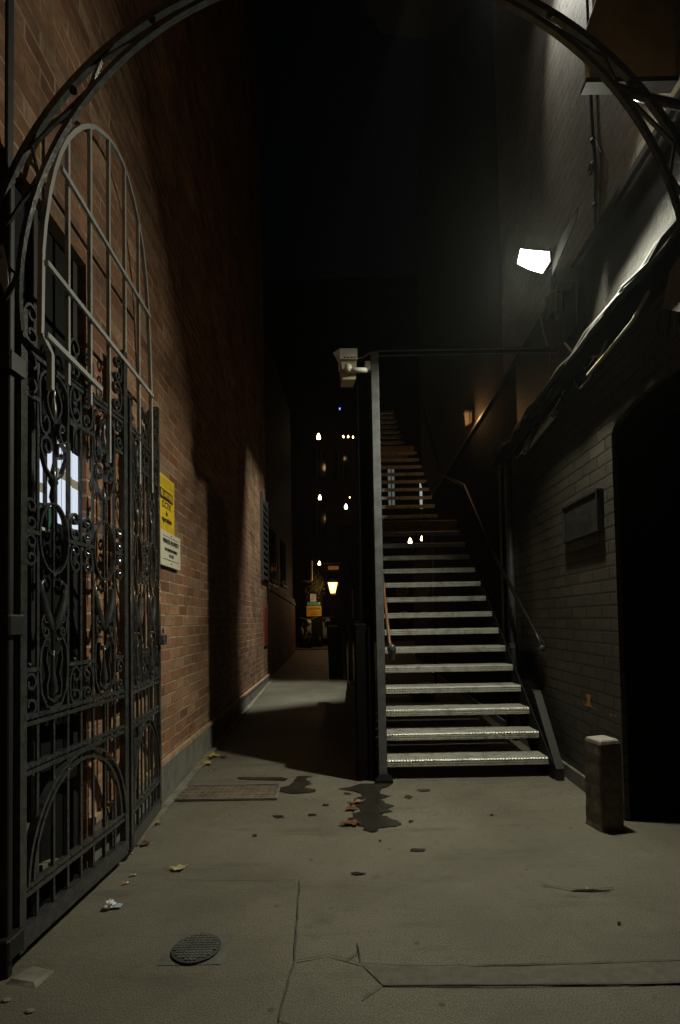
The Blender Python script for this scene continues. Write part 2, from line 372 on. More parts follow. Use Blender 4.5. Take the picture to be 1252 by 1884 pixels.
for (y, z) in ((1.75, .30), (2.02, .42), (2.2, .20), (2.36, .55)):
    sm = MB(); sm.prism([(y-.06, z-.03), (y+.07, z-.03), (y+.07, z+.02), (y-.06, z+.05)], 0, -.0545, -.022); shear(sm); obj('ledge_stone', sm, M['stone'], lb)
# drain strip at the wall foot
ks = MB(); ks.prism([(2.9, 0), (9.5, 0), (9.5, .012), (2.9, .012)], 0, .022, .075)
for v in ks.v: v.z += gz(v.y)
shear(ks); struct(obj('kerb', ks, M['stone']))
# lit window inside the doorway
lw = thing('lit_window', 'bright white barred window shining in the dark doorway behind the near gate leaf', 'window', (lx(2.3)-.04, 2.3, 1.6))
def wbx(y0, y1, z0, z1, o0=-.034, o1=-.03):
    mb = MB(); mb.prism([(y0, z0), (y1, z0), (y1, z1), (y0, z1)], 0, o0, o1); return shear(mb)
PANE = emis('lit_pane', (.78, .86, 1.), .85); PDIM = emis('lit_pane_dim', (.8, .75, .5), .22)
for y0, y1, z0, z1 in ((2.115, 2.15, 1.70, 1.90), (2.165, 2.225, 1.70, 1.96), (2.255, 2.30, 1.64, 2.0), (2.312, 2.345, 1.64, 2.0), (2.365, 2.395, 1.64, 1.99), (2.405, 2.455, 1.64, 1.985)):
    obj('pane', wbx(y0, y1, z0, z1-.16), PANE, lw); obj('pane', wbx(y0, y1, z1-.159, z1-.12), PDIM, lw); obj('pane', wbx(y0, y1, z1-.119, z1), PANE, lw)
obj('pane', wbx(2.12, 2.22, 1.60, 1.69), M['green'], lw, label='dark green lower corner pane')
obj('sill', wbx(2.10, 2.235, 1.585, 1.598, -.034, -.02), M['white'], lw)
for y in (2.158, 2.24, 2.355): obj('window_bar', wbx(y-.006, y+.006, 1.58, 2.03, -.029, -.018), M['iron_dull'], lw)

# ------------------------------------------------------------------ arched grey grille
GO = .08
gr = thing('arched_grille', 'pale grey round-topped bar grille fixed in front of the brick wall above the gate', 'grille', (lx(2.54)+GO, 2.54, 2.2))
def gp(y, z, o=0): return Vector((lx(y)+GO+o, y, z))
gc, gr_, gs = 2.54, .607, 3.02
prof = [(1.932, 2.28), (1.939, 2.603), (1.955, 2.72), (1.988, 2.87), (2.025, 2.99), (2.07, 3.10), (2.125, 3.205), (2.183, 3.29), (2.245, 3.37), (2.309, 3.437), (2.38, 3.50), (2.451, 3.545), (2.53, 3.59), (2.61, 3.618), (2.702, 3.628), (2.785, 3.608), (2.862, 3.563), (2.945, 3.485), (3.012, 3.384), (3.065, 3.24), (3.099, 3.066), (3.13, 2.80), (3.147, 2.545), (3.147, 1.98)]
obj('frame', MB().sweep([gp(y, z) for y, z in prof], .018, .018, ref=(1, 0, 0)), M['grey'], gr)
def ptop(y):
    for (a, za), (b_, zb_) in zip(prof[1:-1], prof[2:]):
        if a <= y <= b_: return za+(zb_-za)*(y-a)/(b_-a)
    return 2.5
for k in range(1, 6):
    y = gc-gr_+2*gr_*k/6
    obj('bar', MB().sweep([gp(y, 1.98+(.0 if k > 2 else .2)), gp(y, ptop(y)-.006)], .015, .016, ref=(1, 0, 0)), M['grey'], gr)
for z in (3.02, 2.56, 2.10 if False else 2.285):
    y0_ = 2.055 if z > 3 else gc-gr_+.012; y1_ = {3.02: 3.095, 2.56: 3.138, 2.285: 2.42}[z]
    obj('crossbar', MB().sweep([gp(y0_, z, .016), gp(y1_, z, .016)], .02, .012, ref=(1, 0, 0)), M['grey'], gr)
obj('bottom_bar', MB().sweep([gp(gc-gr_, 2.28), gp(gc-gr_+.07, 2.24), gp(gc-gr_+.07, 2.1)], .02, .02, ref=(1, 0, 0)), M['grey'], gr)

# ------------------------------------------------------------------ wrought-iron gate
def arcpts(cu, cz, ru, rz, a0, a1, n=14): return [(cu+ru*math.cos(a0+(a1-a0)*k/n), cz+rz*math.sin(a0+(a1-a0)*k/n)) for k in range(n+1)]
def cscroll(cu, cz, w_, h, s=1, turns=1.05):
    # C scroll: oval back on side -s, both ends curling inward
    ru, rz = w_/2, h/2; pts = arcpts(cu, cz, -s*ru, rz, -math.pi*.5, math.pi*.5, 14)
    def curl(top):
        cc = cz+(rz*.52 if top else -rz*.52); q = []; n = 14
        for k in range(1, n+1):
            f_ = k/n; a = (math.pi/2-f_*turns*2*math.pi*.8); rr = 1-f_*.82
            q.append((cu+s*ru*math.cos(a)*rr, cc+(1 if top else -1)*rz*.48*math.sin(a)*rr))
        return q
    return curl(False)[::-1]+pts+curl(True)
def make_leaf(name, label, P0, P1, n, cells, ztall, arch_n):
    root = thing(name, label, 'gate', (P0[0], P0[1], 0), 'iron gate leaves folded along the left wall')
    a = Vector((P0[0], P0[1], 0)); b_ = Vector((P1[0], P1[1], 0)); L = (b_-a).length; d = (b_-a)/L; nrm = Vector((d.y, -d.x, 0))
    def P(u, z, o=0): v = a+d*u+nrm*o; return Vector((v.x, v.y, 1.2+.965*(z-1.2)))
    cw = L/8
    def bar(nm, pts, w_, h, mat='iron', o=0): return obj(nm, MB().sweep([P(u, z, o) for u, z in pts], w_, h, ref=nrm), M[mat], root)
    bar('stile', [(0, .0), (0, 2.42)], .035, .03); bar('stile', [(L, .02), (L, ztall)], .036, .03)
    # rails: (z, depth)
    for z in (2.28, .84, .655, .205):
        bar('rail', [(0, z+.012), (L, z+.012)], .016, .022); bar('rail', [(0, z-.014), (L, z-.014)], .016, .022)
        rv_ = MB()
        for k in range(9):
            q = P(L*(k+.5)/9, z+.012, .012); rv_.ball(q, .0045, 6, 4)
        obj('rivets', rv_, M['iron'], root)
    bar('bottom_rail', [(0, .045), (L, .045)], .07, .035)
    for k in (1, 3, 4, 5, 7): bar('bar', [(cw*k, .06), (cw*k, 2.27)], .014, .008)
    for k in (2, 6):
        bar('bar', [(cw*k, .06), (cw*k, .83)], .011, .012); bar('bar', [(cw*k, 1.36), (cw*k, 1.72)], .008, .009); bar('bar', [(cw*k, 1.69), (cw*k, 1.86)], .009, .01)
    def scr(nm, pts, r_=.0065, wd=.016, ball=True):
        mb = MB().sweep([P(u, z) for u, z in pts], r_*1.5, wd, ref=nrm)
        if ball:
            for q in (pts[0], pts[-1]): mb.ball(P(*q), r_*1.3, 6, 4)
        return obj(nm, mb, M['iron'], root)
    # short rails in narrow cells
    for z in (2.10, 1.565, 1.03):
        for (u0, u1) in ((0, cw), (cw*3, cw*5), (cw*7, L)): bar('short_rail', [(u0, z), (u1, z)], .016, .018)
    for (c0, s) in ((.5, 1), (3.5, 1), (4.5, -1), (7.5, -1)):
        scr('scroll', cscroll(cw*c0, 2.19, cw*.82, .155, s)); scr('scroll', cscroll(cw*c0, .935, cw*.82, .16, s))
        scr('scroll', cscroll(cw*c0, 1.635, cw*.7, .115, s)); scr('scroll', cscroll(cw*c0, 1.495, cw*.7, .115, s))
        kb_ = MB().ball(P(cw*c0, 1.05), .009, 8, 6); obj('knob', kb_, M['iron'], root, smooth=True)
    for c0 in (2, 6):
        u = cw*c0; w2_ = cw*.96
        # tall hooped scroll with curled ends and a leaf bud
        for s in (-1, 1):
            up_ = [(u, 2.255)]+[(u+s*w2_*math.sin(f_*math.pi/2), 2.255-.075*(1-math.cos(f_*math.pi/2))-.0*f_) for f_ in (.25, .5, .75, 1)]
            up_ += [(u+s*w2_, 2.13), (u+s*w2_*.97, 2.06)]
            cc = (u+s*w2_*.6, 2.03); n_ = 14
            for k in range(1, n_+1):
                f_ = k/n_; aa = -f_*math.pi*1.9; up_.append((cc[0]+s*w2_*.38*math.cos(aa)*(1-f_*.75), cc[1]+.06*math.sin(aa)*(1-f_*.75)))
            scr('scroll', up_)
            lo = [(u, 1.80), (u+s*w2_*.55, 1.84), (u+s*w2_*.93, 1.92)]; cc = (u+s*w2_*.5, 1.93)
            for k in range(1, n_+1):
                f_ = k/n_; aa = f_*math.pi*1.9; lo.append((cc[0]+s*w2_*.43*math.cos(aa)*(1-f_*.75), cc[1]+.05*math.sin(aa)*(1-f_*.75)))
            scr('scroll', lo)
            # inner drop
            scr('scroll', [(u+s*w2_*.5*math.sin(math.pi*f_)*1., 2.215-.17*f_) for f_ in [k/10 for k in range(11)]], .005)
            # horns
            hn = [(u, 1.17), (u+s*w2_*.28, 1.215), (u+s*w2_*.58, 1.265), (u+s*w2_*.8, 1.325), (u+s*w2_*.82, 1.37), (u+s*w2_*.6, 1.385), (u+s*w2_*.5, 1.362)]
            obj('horn', MB().sweep([P(a_, z_) for a_, z_ in hn], [.008, .017, .019, .015, .009, .006, .005], n=8), M['iron'], root, smooth=True)
            scr('scroll', cscroll(u+s*w2_*.6, 1.20, w2_*.5, .09, -s), .005)
            cup = [(u+s*w2_*.3, 1.14), (u+s*w2_*.62, 1.145), (u+s*w2_*.9, 1.10), (u+s*w2_*.95, 1.02), (u+s*w2_*.85, .93), (u+s*w2_*.5, .872), (u, .86)]
            scr('scroll', cup)
            inn = [(u+s*w2_*.2, 1.08), (u+s*w2_*.45, 1.11), (u+s*w2_*.55, 1.06), (u+s*w2_*.35, 1.0), (u+s*w2_*.5, .96), (u+s*w2_*.45, .91), (u, .885)]
            scr('scroll', inn, .005)
        bud = MB().lathe([(.002, 0), (.012, .03), (.016, .07), (.008, .12), (.012, .14), (.004, .17)], P(u, 2.03), 8); obj('bud', bud, M['iron'], root, smooth=True)
        bud = MB().lathe([(.002, 0), (.02, .03), (.014, .07), (.005, .14), (.008, .19)], P(u, .90), 8); obj('bud', bud, M['iron'], root, smooth=True)
        bud = MB().lathe([(.001, 0), (.008, .02), (.016, .05), (.01, .09), (.02, .11), (.012, .15), (.004, .19)], P(u, 1.68), 8); obj('bud', bud, M['iron'], root, smooth=True)
        ring = arcpts(u, 1.56, w2_, .145, 0, 2*math.pi, 28)[:-1]
        obj('ring', MB().sweep([P(*q) for q in ring], .009, .02, ref=nrm, closed=True), M['iron'], root)
        obj('knob', MB().ball(P(u, 1.405), .012, 8, 6), M['iron'], root, smooth=True)
    # crest
    for (c0, s) in ((.5, 1), (3.45, 1), (4.55, -1), (7.3, -1)):
        hh = .17 if c0 in (3.45, 4.55) else .15
        scr('scroll', cscroll(cw*c0, 2.31+hh/2, cw*.85, hh, s))
        if c0 > 7: scr('scroll', cscroll(cw*c0+.01, 2.53, cw*.7, .13, s))
    # lower arch
    ua, ub = cw*.35, L-cw*.12
    ar = arcpts((ua+ub)/2, .22, (ub-ua)/2, .415, math.pi, 0, 26)
    bar('arch', ar, .012, .03); ar = arcpts((ua+ub)/2, .22, (ub-ua)/2-.035, .38, math.pi, 0, 26); bar('arch', ar, .012, .022)
    return root
leaf1 = make_leaf('iron_gate', 'near leaf of the ornate black scrollwork gate, hinged on the post at left edge', (-1.216, 1.925), (-1.179, 2.702), 8, 8, 2.66, 8)
leaf2 = make_leaf('iron_gate', 'far leaf of the ornate black scrollwork gate, beside the yellow sign', (-1.174, 2.750), (-1.243, 3.335), 8, 8, 2.62, 8)
# hasp & padlock
pd = thing('padlock', 'small brass and steel padlock hanging on the free edge of the far gate leaf', 'padlock', (-1.215, 3.33, 1.10))
obj('body', MB().cham((-1.225, 3.305, 1.065), (-1.19, 3.355, 1.130), .006), simple('padlock_steel', (.5, .5, .5), .25, .9, bmp=0), pd)
obj('shackle', MB().sweep([(-1.208, 3.33+.012*math.cos(a), 1.135+.03*math.sin(a)) for a in [math.pi*k/8 for k in range(9)]], .004), simple('shackle_steel', (.7, .7, .7), .15, 1, bmp=0), pd, smooth=True)

# gate post with its hinge brackets and the overhead lattice arch
PX, PY = -1.228, 1.862
gp_ = thing('gate_post', 'square black iron post carrying the near gate leaf', 'post', (PX, PY, 0))
obj('shaft', MB().cham((PX-.035, PY-.014, 0), (PX+.022, PY+.014, 2.80), .004), M['iron_dull'], gp_)
obj('upper_shaft', MB().cham((PX-.020, PY-.018, 2.801), (PX+.014, PY+.018, 7.0), .003), M['iron_dull'], gp_)
for z in (.1, 1.2, 2.13): obj('hinge', MB().cham((PX-.045, PY-.04, z-.03), (PX+.042, PY+.05, z+.04), .006), M['iron_dull'], gp_)
obj('bracket', MB().prism([(PX-.005, 2.44), (PX+.02, 2.37), (PX+.034, 2.40), (PX+.03, 2.47), (PX+.012, 2.54), (PX-.01, 2.53), (PX-.03, 2.44)], 1, PY-.042, PY-.036), M['grey'], gp_)
obj('bolt', MB().ball((PX+.005, PY-.046, 2.50), .011).ball((PX-.012, PY-.048, 2.425), .014), M['iron'], gp_)
ar = thing('lattice_arch', 'black iron lattice arch spanning overhead from the gate post', 'arch', (0, 1.85, 2.3))
AY = 1.85
def el(cx_, cz_, r_, a): return (cx_+r_*math.cos(a), cz_+r_*math.sin(a))
OUT = (.013, 2.270, 1.345); INN = (.0175, 2.377, 1.184)
A0, A1 = math.pi*1.035, -math.pi*.035
def apt(c_, f_, r_off=0): q = el(c_[0], c_[1], c_[2]+r_off, A0+(A1-A0)*f_); return Vector((q[0], AY, q[1]))
obj('outer_hoop', MB().sweep([apt(OUT, k/60, -.014) for k in range(61)], .024, .020, ref=(0, 1, 0)), M['iron'], ar)
obj('inner_hoop', MB().sweep([apt(INN, k/60, .010) for k in range(61)], .017, .020, ref=(0, 1, 0)), M['iron'], ar)
N = 22
for k in range(N):
    f0, f1 = k/N+.005, (k+1)/N+.005
    a_, b_ = (apt(INN, f0, .02), apt(OUT, f1, -.03)) if k % 2 else (apt(OUT, f0, -.03), apt(INN, f1, .02))
    if .30 < f0 < .68: continue
    obj('lattice_bar', MB().sweep([a_, b_], .009, .012, ref=(0, 1, 0)), M['iron'], ar)
for k in range(1, 9):
    for f0 in (k/N+.005, 1-k/N):
        q = (apt(INN, f0, .02)+apt(OUT, f0, -.03))/2
        if k % 2: obj('bolt', MB().ball((q.x, AY-.02, q.z), .014, 8, 6), M['iron_dull'], ar)
tie = MB().sweep([apt(INN, .775, .01), (1.09, AY, 3.055), (1.20, AY+.01, 3.04), (1.545, AY+.03, 3.035)], .016, n=8); obj('tie_bar', tie, M['iron'], ar, smooth=True)

# ------------------------------------------------------------------ signs on the brick wall
def text_on(name, txt, size, origin, udir, vdir, mat, parent, label=None, align='CENTER', sx=1.):
    cu = bpy.data.curves.new(name, 'FONT'); cu.body = txt; cu.size = size; cu.align_x = align; cu.align_y = 'CENTER'; cu.extrude = .0008; cu.offset = size*.012; cu.resolution_u = 3
    to = bpy.data.objects.new(name, cu); COL.objects.link(to); bpy.context.view_layer.update()
    me = bpy.data.meshes.new_from_object(to.evaluated_get(bpy.context.evaluated_depsgraph_get())); bpy.data.objects.remove(to)
    u = Vector(udir).normalized(); v = Vector(vdir).normalized(); n_ = u.cross(v)
    mm = Matrix((u*sx, v, n_)).transposed().to_4x4(); mm.translation = Vector(origin)-wbase(parent)
    me.transform(mm); me.materials.clear(); me.materials.append(mat)
    o = bpy.data.objects.new(name, me); COL.objects.link(o); o.parent = parent; return o
INK = simple('black_ink', (.015, .014, .012), .5, bmp=0); YEL = simple('yellow_sign', (.80, .52, .02), .4, var=.06, bmp=0); YELD = simple('dark_yellow_band', (.62, .42, .02), .4, bmp=0)
WHT = simple('cream_white_sign', (.62, .58, .46), .5, var=.08, bmp=0)
wd = Vector((K, 1, 0)).normalized(); wn = Vector((1, -K, 0)).normalized()
def wallbox(y0, y1, z0, z1, o0, o1):
    mb = MB(); mb.prism([(y0, z0), (y1, z0), (y1, z1), (y0, z1)], 0, o0, o1); return shear(mb)
def wp(y, z, o): return Vector((lx(y)+o, y, z))
ys_ = thing('warning_sign', 'bright yellow warning sign on the brick wall, above the white sign', 'sign', wp(3.65, 1.83, .01))
obj('board', wallbox(3.47, 3.84, 1.828, 2.212, .008, .014), YEL, ys_)
obj('band', wallbox(3.485, 3.825, 2.135, 2.195, .014, .0155), YELD, ys_); obj('band', wallbox(3.485, 3.825, 1.84, 1.885, .014, .0155), YELD, ys_)
obj('title_panel', wallbox(3.51, 3.80, 2.045, 2.115, .014, .016), INK, ys_)
text_on('title', 'BE AWARE', .06, wp(3.655, 2.08, .0172), wd, (0, 0, 1), YEL, ys_, sx=.92)
text_on('lettering', 'C.C.T.V.', .062, wp(3.655, 2.01, .0162), wd, (0, 0, 1), INK, ys_, sx=.9)
text_on('lettering', 'in', .05, wp(3.655, 1.957, .0162), wd, (0, 0, 1), INK, ys_)
text_on('lettering', 'operation', .056, wp(3.655, 1.91, .0162), wd, (0, 0, 1), INK, ys_)
ws_ = thing('notice_sign', 'cream white property notice on the brick wall, directly below the yellow sign', 'sign', wp(3.70, 1.59, .01))
obj('board', wallbox(3.47, 3.93, 1.588, 1.822, .012, .03), WHT, ws_)
obj('rule', wallbox(3.52, 3.88, 1.789, 1.792, .03, .0315), INK, ws_); obj('rule', wallbox(3.52, 3.88, 1.632, 1.635, .03, .0315), INK, ws_)
text_on('lettering', 'PRIVATE PROPERTY', .044, wp(3.70, 1.755, .032), wd, (0, 0, 1), INK, ws_, sx=.95)
text_on('lettering', 'NO UNAUTHORISED', .03, wp(3.70, 1.70, .032), wd, (0, 0, 1), INK, ws_)
text_on('lettering', 'ACCESS', .03, wp(3.70, 1.663, .032), wd, (0, 0, 1), INK, ws_)
for z in (1.806, 1.61): obj('screw', MB().ball(wp(3.70, z, .031), .005, 6, 4), M['iron'], ws_)

# ------------------------------------------------------------------ left side beyond the corner
rb = thing('wall_box', 'narrow dark red panel set into the brick wall at its far corner', 'panel', wp(9.2, .78, 0))
obj('panel', wallbox(9.0, 9.5, .78, 1.5, .0, .02), M['red'], rb); obj('handle', wallbox(9.22, 9.26, 1.35, 1.44, .02, .03), M['iron_dull'], rb)
sh = thing('louvred_shutter', 'black louvred shutter projecting at the far end of the lit brick wall', 'shutter', wp(9.3, 1.9, 0))
obj('frame', wallbox(8.75, 8.79, 1.88, 3.35, 0, .05), M['iron_dull'], sh); obj('frame', wallbox(9.5, 9.55, 1.88, 3.35, 0, .05), M['iron_dull'], sh)
for k in range(12):
    obj('slat', wallbox(8.79, 9.5, 1.92+k*.115, 1.98+k*.115, .005, .04), M['dark'], sh)
w2 = thing('garden_wall', 'lower dark brick wall with a sloping coping beyond the corner', 'wall', (-1.7, 12, 0))
mb = MB(); ya_, yb_ = 9.75, 16.3; kk = (-1.85+1.615)/(16.3-9.75)
def w2x(y): return -1.615+kk*(y-9.75)
mb.add([(w2x(ya_), ya_, 0), (w2x(yb_), yb_, 0), (w2x(yb_), yb_, 1.85), (w2x(ya_), ya_, 1.87), (w2x(ya_)-.3, ya_, 0), (w2x(yb_)-.3, yb_, 0), (w2x(yb_)-.3, yb_, 1.85), (w2x(ya_)-.3, ya_, 1.87)], [(0,1,2,3),(4,7,6,5),(3,2,6,7),(0,3,7,4),(1,5,6,2)])
obj('wall', mb, M['brick_far'], w2)
mb = MB(); mb.add([(w2x(ya_)+.03, ya_, 1.875), (w2x(yb_)+.03, yb_, 1.72), (w2x(yb_)-.3, yb_, 1.86), (w2x(ya_)-.3, ya_, 2.02)], [(0,1,2,3)])
mb.add([(w2x(ya_)+.03, ya_, 1.80), (w2x(yb_)+.03, yb_, 1.66), (w2x(yb_)+.03, yb_, 1.72), (w2x(ya_)+.03, ya_, 1.875)], [(0,1,2,3)]); obj('coping', mb, M['stone'], w2)
pr = MB(); pr.cham((-1.72, 9.62, 0), (-1.585, 9.76, 3.6), .01); tag(obj('corner_post', pr, M['black'], base=(-1.65, 9.7, 0)), 'tall black post standing at the corner of the orange brick building', 'post')
fb = thing('back_building', 'dark building with barred windows above the garden wall at left', 'building', (-3, 13, 0))
obj('wall', MB().box((-4.5, 9.9, 1.9), (-2.0, 17, 8)), M['brick_end'], fb)
for k, y in enumerate((10.6, 12.4, 14.3)):
    fr = obj('window', MB().box((-2.0, y, 2.2), (-1.97, y+.9, 3.4)), M['glass'], fb)
    obj('sill', MB().box((-2.0, y-.05, 2.12), (-1.92, y+.95, 2.19)), M['stone'], fr)
# pale rods of a window guard
wg = thing('window_guard', 'pale thin rods of a small window guard high above the garden wall', 'guard', (-1.9, 12.0, 2.0))
for k, y in enumerate((11.2, 11.7, 12.2, 12.8)):
    obj('rod', MB().sweep([(-1.86, y, 2.02), (-1.86, y, 3.3-.12*k)], .012, n=6), M['postgrey'], wg)
obj('rail', MB().sweep([(-1.86, 11.1, 2.02), (-1.86, 12.9, 2.02)], .012, n=6), M['postgrey'], wg)
ac = thing('meter_box', 'grey box hung on the wall left of the lantern at the alley end', 'box', (-1.85, 17.5, 2.4))
a_, b_ = onY(556, 1030, 17.2), onY(572, 1068, 17.2)
obj('case', MB().cham((a_.x, 17.2, b_.z), (b_.x, 17.6, a_.z), .02), M['dark'], ac); obj('edge_strip', MB().box((b_.x, 17.18, b_.z+.02), (b_.x+.05, 17.5, a_.z-.02)), M['cream'], ac)

# ------------------------------------------------------------------ alley end: building, lantern, signs, bikes
eb = thing('end_building', 'dark brick building closing the far end of the alley', 'building', (0, 21, 0))
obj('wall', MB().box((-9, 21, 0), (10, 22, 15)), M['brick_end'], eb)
LITW = emis('lit_far_window', (.85, .95, .9), .35)
def endwin(x0, y0, x1, y1, mat, lab=None, bars=2):
    a_, b_ = onY(x0, y0, 20.98), onY(x1, y1, 20.98)
    f_ = obj('window', MB().box((a_.x, 20.95, b_.z), (b_.x, 20.99, a_.z)), mat, eb, label=lab)
    for k in range(1, bars+1):
        xx = a_.x+(b_.x-a_.x)*k/(bars+1); obj('glazing_bar', MB().box((xx-.02, 20.93, b_.z), (xx+.02, 20.949, a_.z)), M['iron_dull'], f_)
endwin(772, 880, 795, 935, LITW, 'lit pale window right of centre', 3); endwin(714, 862, 727, 935, emis('dim_far_window', (.8, .9, .8), .10), 'dimly lit narrow window', 1)
for (x0, y0, x1, y1) in [(575, 830, 600, 880), (615, 830, 640, 880), (575, 930, 600, 985)]: endwin(x0, y0, x1, y1, M['glass'])
fa = thing('shop_fascia', 'dark shop fascia with a pale top edge at the alley end', 'fascia', (-.8, 20.5, 3.0))
a_, b_ = onY(592, 1038, 20.2), onY(642, 1053, 20.2)
obj('board', MB().box((a_.x, 20.2, b_.z), (b_.x, 20.6, a_.z)), M['dark'], fa); obj('top_edge', MB().box((a_.x, 20.15, a_.z), (b_.x, 20.6, a_.z+.04)), M['postgrey'], fa)
obj('lamp_strip', MB().box((a_.x+.25, 20.17, a_.z-.22), (a_.x+.65, 20.2, a_.z-.08)), emis('amber_strip', (1, .35, .06), .12), fa)
# lantern
def lantern(px, py, Y, sc, label):
    c_ = onY(px, py, Y); t_ = thing('lantern', label, 'lantern', (c_.x, c_.y, c_.z-.25*sc))
    def pyr(z0, r0, z1, r1): return MB().loft([[(c_.x-r0, c_.y-r0, z0), (c_.x+r0, c_.y-r0, z0), (c_.x+r0, c_.y+r0, z0), (c_.x-r0, c_.y+r0, z0)], [(c_.x-r1, c_.y-r1, z1), (c_.x+r1, c_.y-r1, z1), (c_.x+r1, c_.y+r1, z1), (c_.x-r1, c_.y+r1, z1)]])
    z = c_.z
    obj('glass', pyr(z-.19*sc, .075*sc, z+.13*sc, .15*sc), emis('lantern_glass', (1, .62, .22), 2.2), t_)
    obj('bulb', MB().ball((c_.x, c_.y-.16*sc, z+.02*sc), .045*sc, sc=(1.1, .4, 1.6)), emis('lantern_bulb', (1, .85, .55), 9), t_)
    obj('cap', pyr(z+.131*sc, .17*sc, z+.25*sc, .03*sc), M['iron_dull'], t_); obj('base', pyr(z-.25*sc, .04*sc, z-.191*sc, .085*sc), M['iron_dull'], t_)
    for s in (-1, 1):
        obj('frame_bar', MB().sweep([(c_.x+s*.077*sc, c_.y-.078*sc, z-.19*sc), (c_.x+s*.153*sc, c_.y-.153*sc, z+.13*sc)], .008*sc), M['iron_dull'], t_)
    obj('hanger', MB().sweep([(c_.x, c_.y, z+.25*sc), (c_.x, c_.y, z+.38*sc), (c_.x, c_.y+.5, z+.42*sc)], .012), M['iron_dull'], t_)
    point('lantern_glow', (c_.x-.05, c_.y-.35, c_.z-.15), 22, (1, .62, .28), .12)
lantern(613, 1080, 17.6, 1.1, 'glowing amber street lantern hanging at the alley end')
# signs at the end
def flat(px0, py0, px1, py1, Y, mat, name, label, cat):
    a_, b_ = onY(px0, py0, Y), onY(px1, py1, Y); t_ = thing(name, label, cat, ((a_.x+b_.x)/2, Y, b_.z))
    obj('board', MB().box((a_.x, Y, b_.z), (b_.x, Y+.03, a_.z)), mat, t_); return t_, a_, b_
bd = thing('notice_board', 'tall black board carrying three signs below the lantern', 'board', (onY(578, 1150, 18.3).x, 18.3, 0))
a_, b_ = onY(562, 1085, 18.3), onY(594, 1140, 18.3); obj('panel', MB().box((a_.x, 18.3, 0.3), (b_.x, 18.36, a_.z)), M['black'], bd)
t_, a_, b_ = flat(571, 1093, 582, 1107, 18.25, emisw := simple('white_notice', (.6, .62, .66), .6), 'paper_notice', 'small white paper notice above the teal sign', 'notice')
for k in range(4): obj('lettering', MB().box((a_.x+.03, 18.245, a_.z-.06-k*.045), (b_.x-.03, 18.249, a_.z-.05-k*.045)), M['postgrey'], t_)
t_, a_, b_ = flat(566, 1108, 590, 1113.5, 18.25, simple('teal_sign', (.12, .34, .30), .5), 'teal_sign', 'thin teal sign between white notice and yellow sign', 'sign')
obj('emblem', MB().sweep([(b_.x-.06, 18.247, (a_.z+b_.z)/2), (b_.x-.02, 18.247, (a_.z+b_.z)/2)], .035, n=8), WHT, t_)
t_, a_, b_ = flat(564.5, 1115, 592, 1133.5, 18.25, simple('far_yellow', (.66, .42, .03), .5), 'yellow_sign', 'yellow wall sign with black lettering at the alley end', 'sign')
text_on('title', 'CAUTION', .095, ((a_.x+b_.x)/2, 18.243, a_.z-.10), (1, 0, 0), (0, 0, 1), INK, t_)
text_on('lettering', 'C.C.T.V.', .05, ((a_.x+b_.x)/2, 18.243, a_.z-.20), (1, 0, 0), (0, 0, 1), INK, t_); text_on('lettering', 'in operation', .05, ((a_.x+b_.x)/2, 18.243, a_.z-.28), (1, 0, 0), (0, 0, 1), INK, t_)
# ivy clump
iv = MB(); rnd = random.Random(3)
c_ = onY(583, 1075, 18.2)
for k in range(260):
    q = Vector((c_.x+rnd.gauss(0, .13), 18.2+rnd.gauss(0, .08), c_.z+rnd.gauss(0, .18))); a = rnd.uniform(0, 6.28); s = rnd.uniform(.02, .045)
    u = Vector((math.cos(a), rnd.uniform(-.5, .5), math.sin(a)))*s; v = Vector((-math.sin(a), rnd.uniform(-.5, .5), math.cos(a)))*s
    iv.add([q-u, q-v*.6, q+u, q+v*.6], [(0, 1, 2, 3)])
ivt = thing('hanging_plant', 'small yellow-green hanging plant left of the lantern', 'plant', (c_.x, 18.2, c_.z-.3)); obj('foliage', iv, M['plant'], ivt)
obj('stem', MB().sweep([(c_.x, 18.28, c_.z+.5), (c_.x, 18.22, c_.z)], .01), M['cable'], ivt)
# parked bicycles / mopeds, small in the picture
def moped(x, y, rz, label, bodymat, dup=None):
    z0 = gz(y)
    if dup is None:
        r_ = thing('parked_moped', label, 'moped', (x, y, z0), 'mopeds parked at the alley end'); B = Vector((x, y, z0))
        for s in (-.55, .55):
            rg = [B+Vector((s+.24*math.cos(a), 0, .25+.24*math.sin(a))) for a in [2*math.pi*k/16 for k in range(16)]]
            wh = obj('wheel', MB().sweep(rg, .04, n=6, closed=True), M['black'], r_, smooth=True)
            obj('hub', MB().sweep([B+Vector((s, -.05, .25)), B+Vector((s, .05, .25))], .12, n=10), M['postgrey'], wh)
        obj('body', MB().loft([[B+Vector((xx, yy*wd_, zz)) for yy, zz in ((-1, z1), (1, z1), (1, z2), (-1, z2))] for xx, wd_, z1, z2 in ((-.7, .05, .5, .62), (-.45, .13, .42, .74), (-.1, .12, .3, .7), (.15, .1, .25, .36), (.38, .12, .3, .8), (.5, .06, .6, .95))]), bodymat, r_)
        obj('seat', MB().cham(tuple(B+Vector((-.6, -.12, .75))), tuple(B+Vector((.0, .12, .84))), .03), M['iron_dull'], r_)
        obj('handlebar', MB().sweep([B+Vector((.42, -.3, 1.02)), B+Vector((.48, -.1, .96)), B+Vector((.48, .1, .96)), B+Vector((.42, .3, 1.02))], .018), M['postgrey'], r_)
        obj('headlight', MB().ball(B+Vector((.53, 0, .86)), .08), M['white'], r_, smooth=True)
    else:
        r_ = dup.copy(); COL.objects.link(r_); r_.location = (x, y, z0); r_['label'] = label
        for ch in list(dup.children):
            c2 = ch.copy(); COL.objects.link(c2); c2.parent = r_
            for g2 in ch.children: g3 = g2.copy(); COL.objects.link(g3); g3.parent = c2
    r_.rotation_euler = (0, 0, rz); return r_
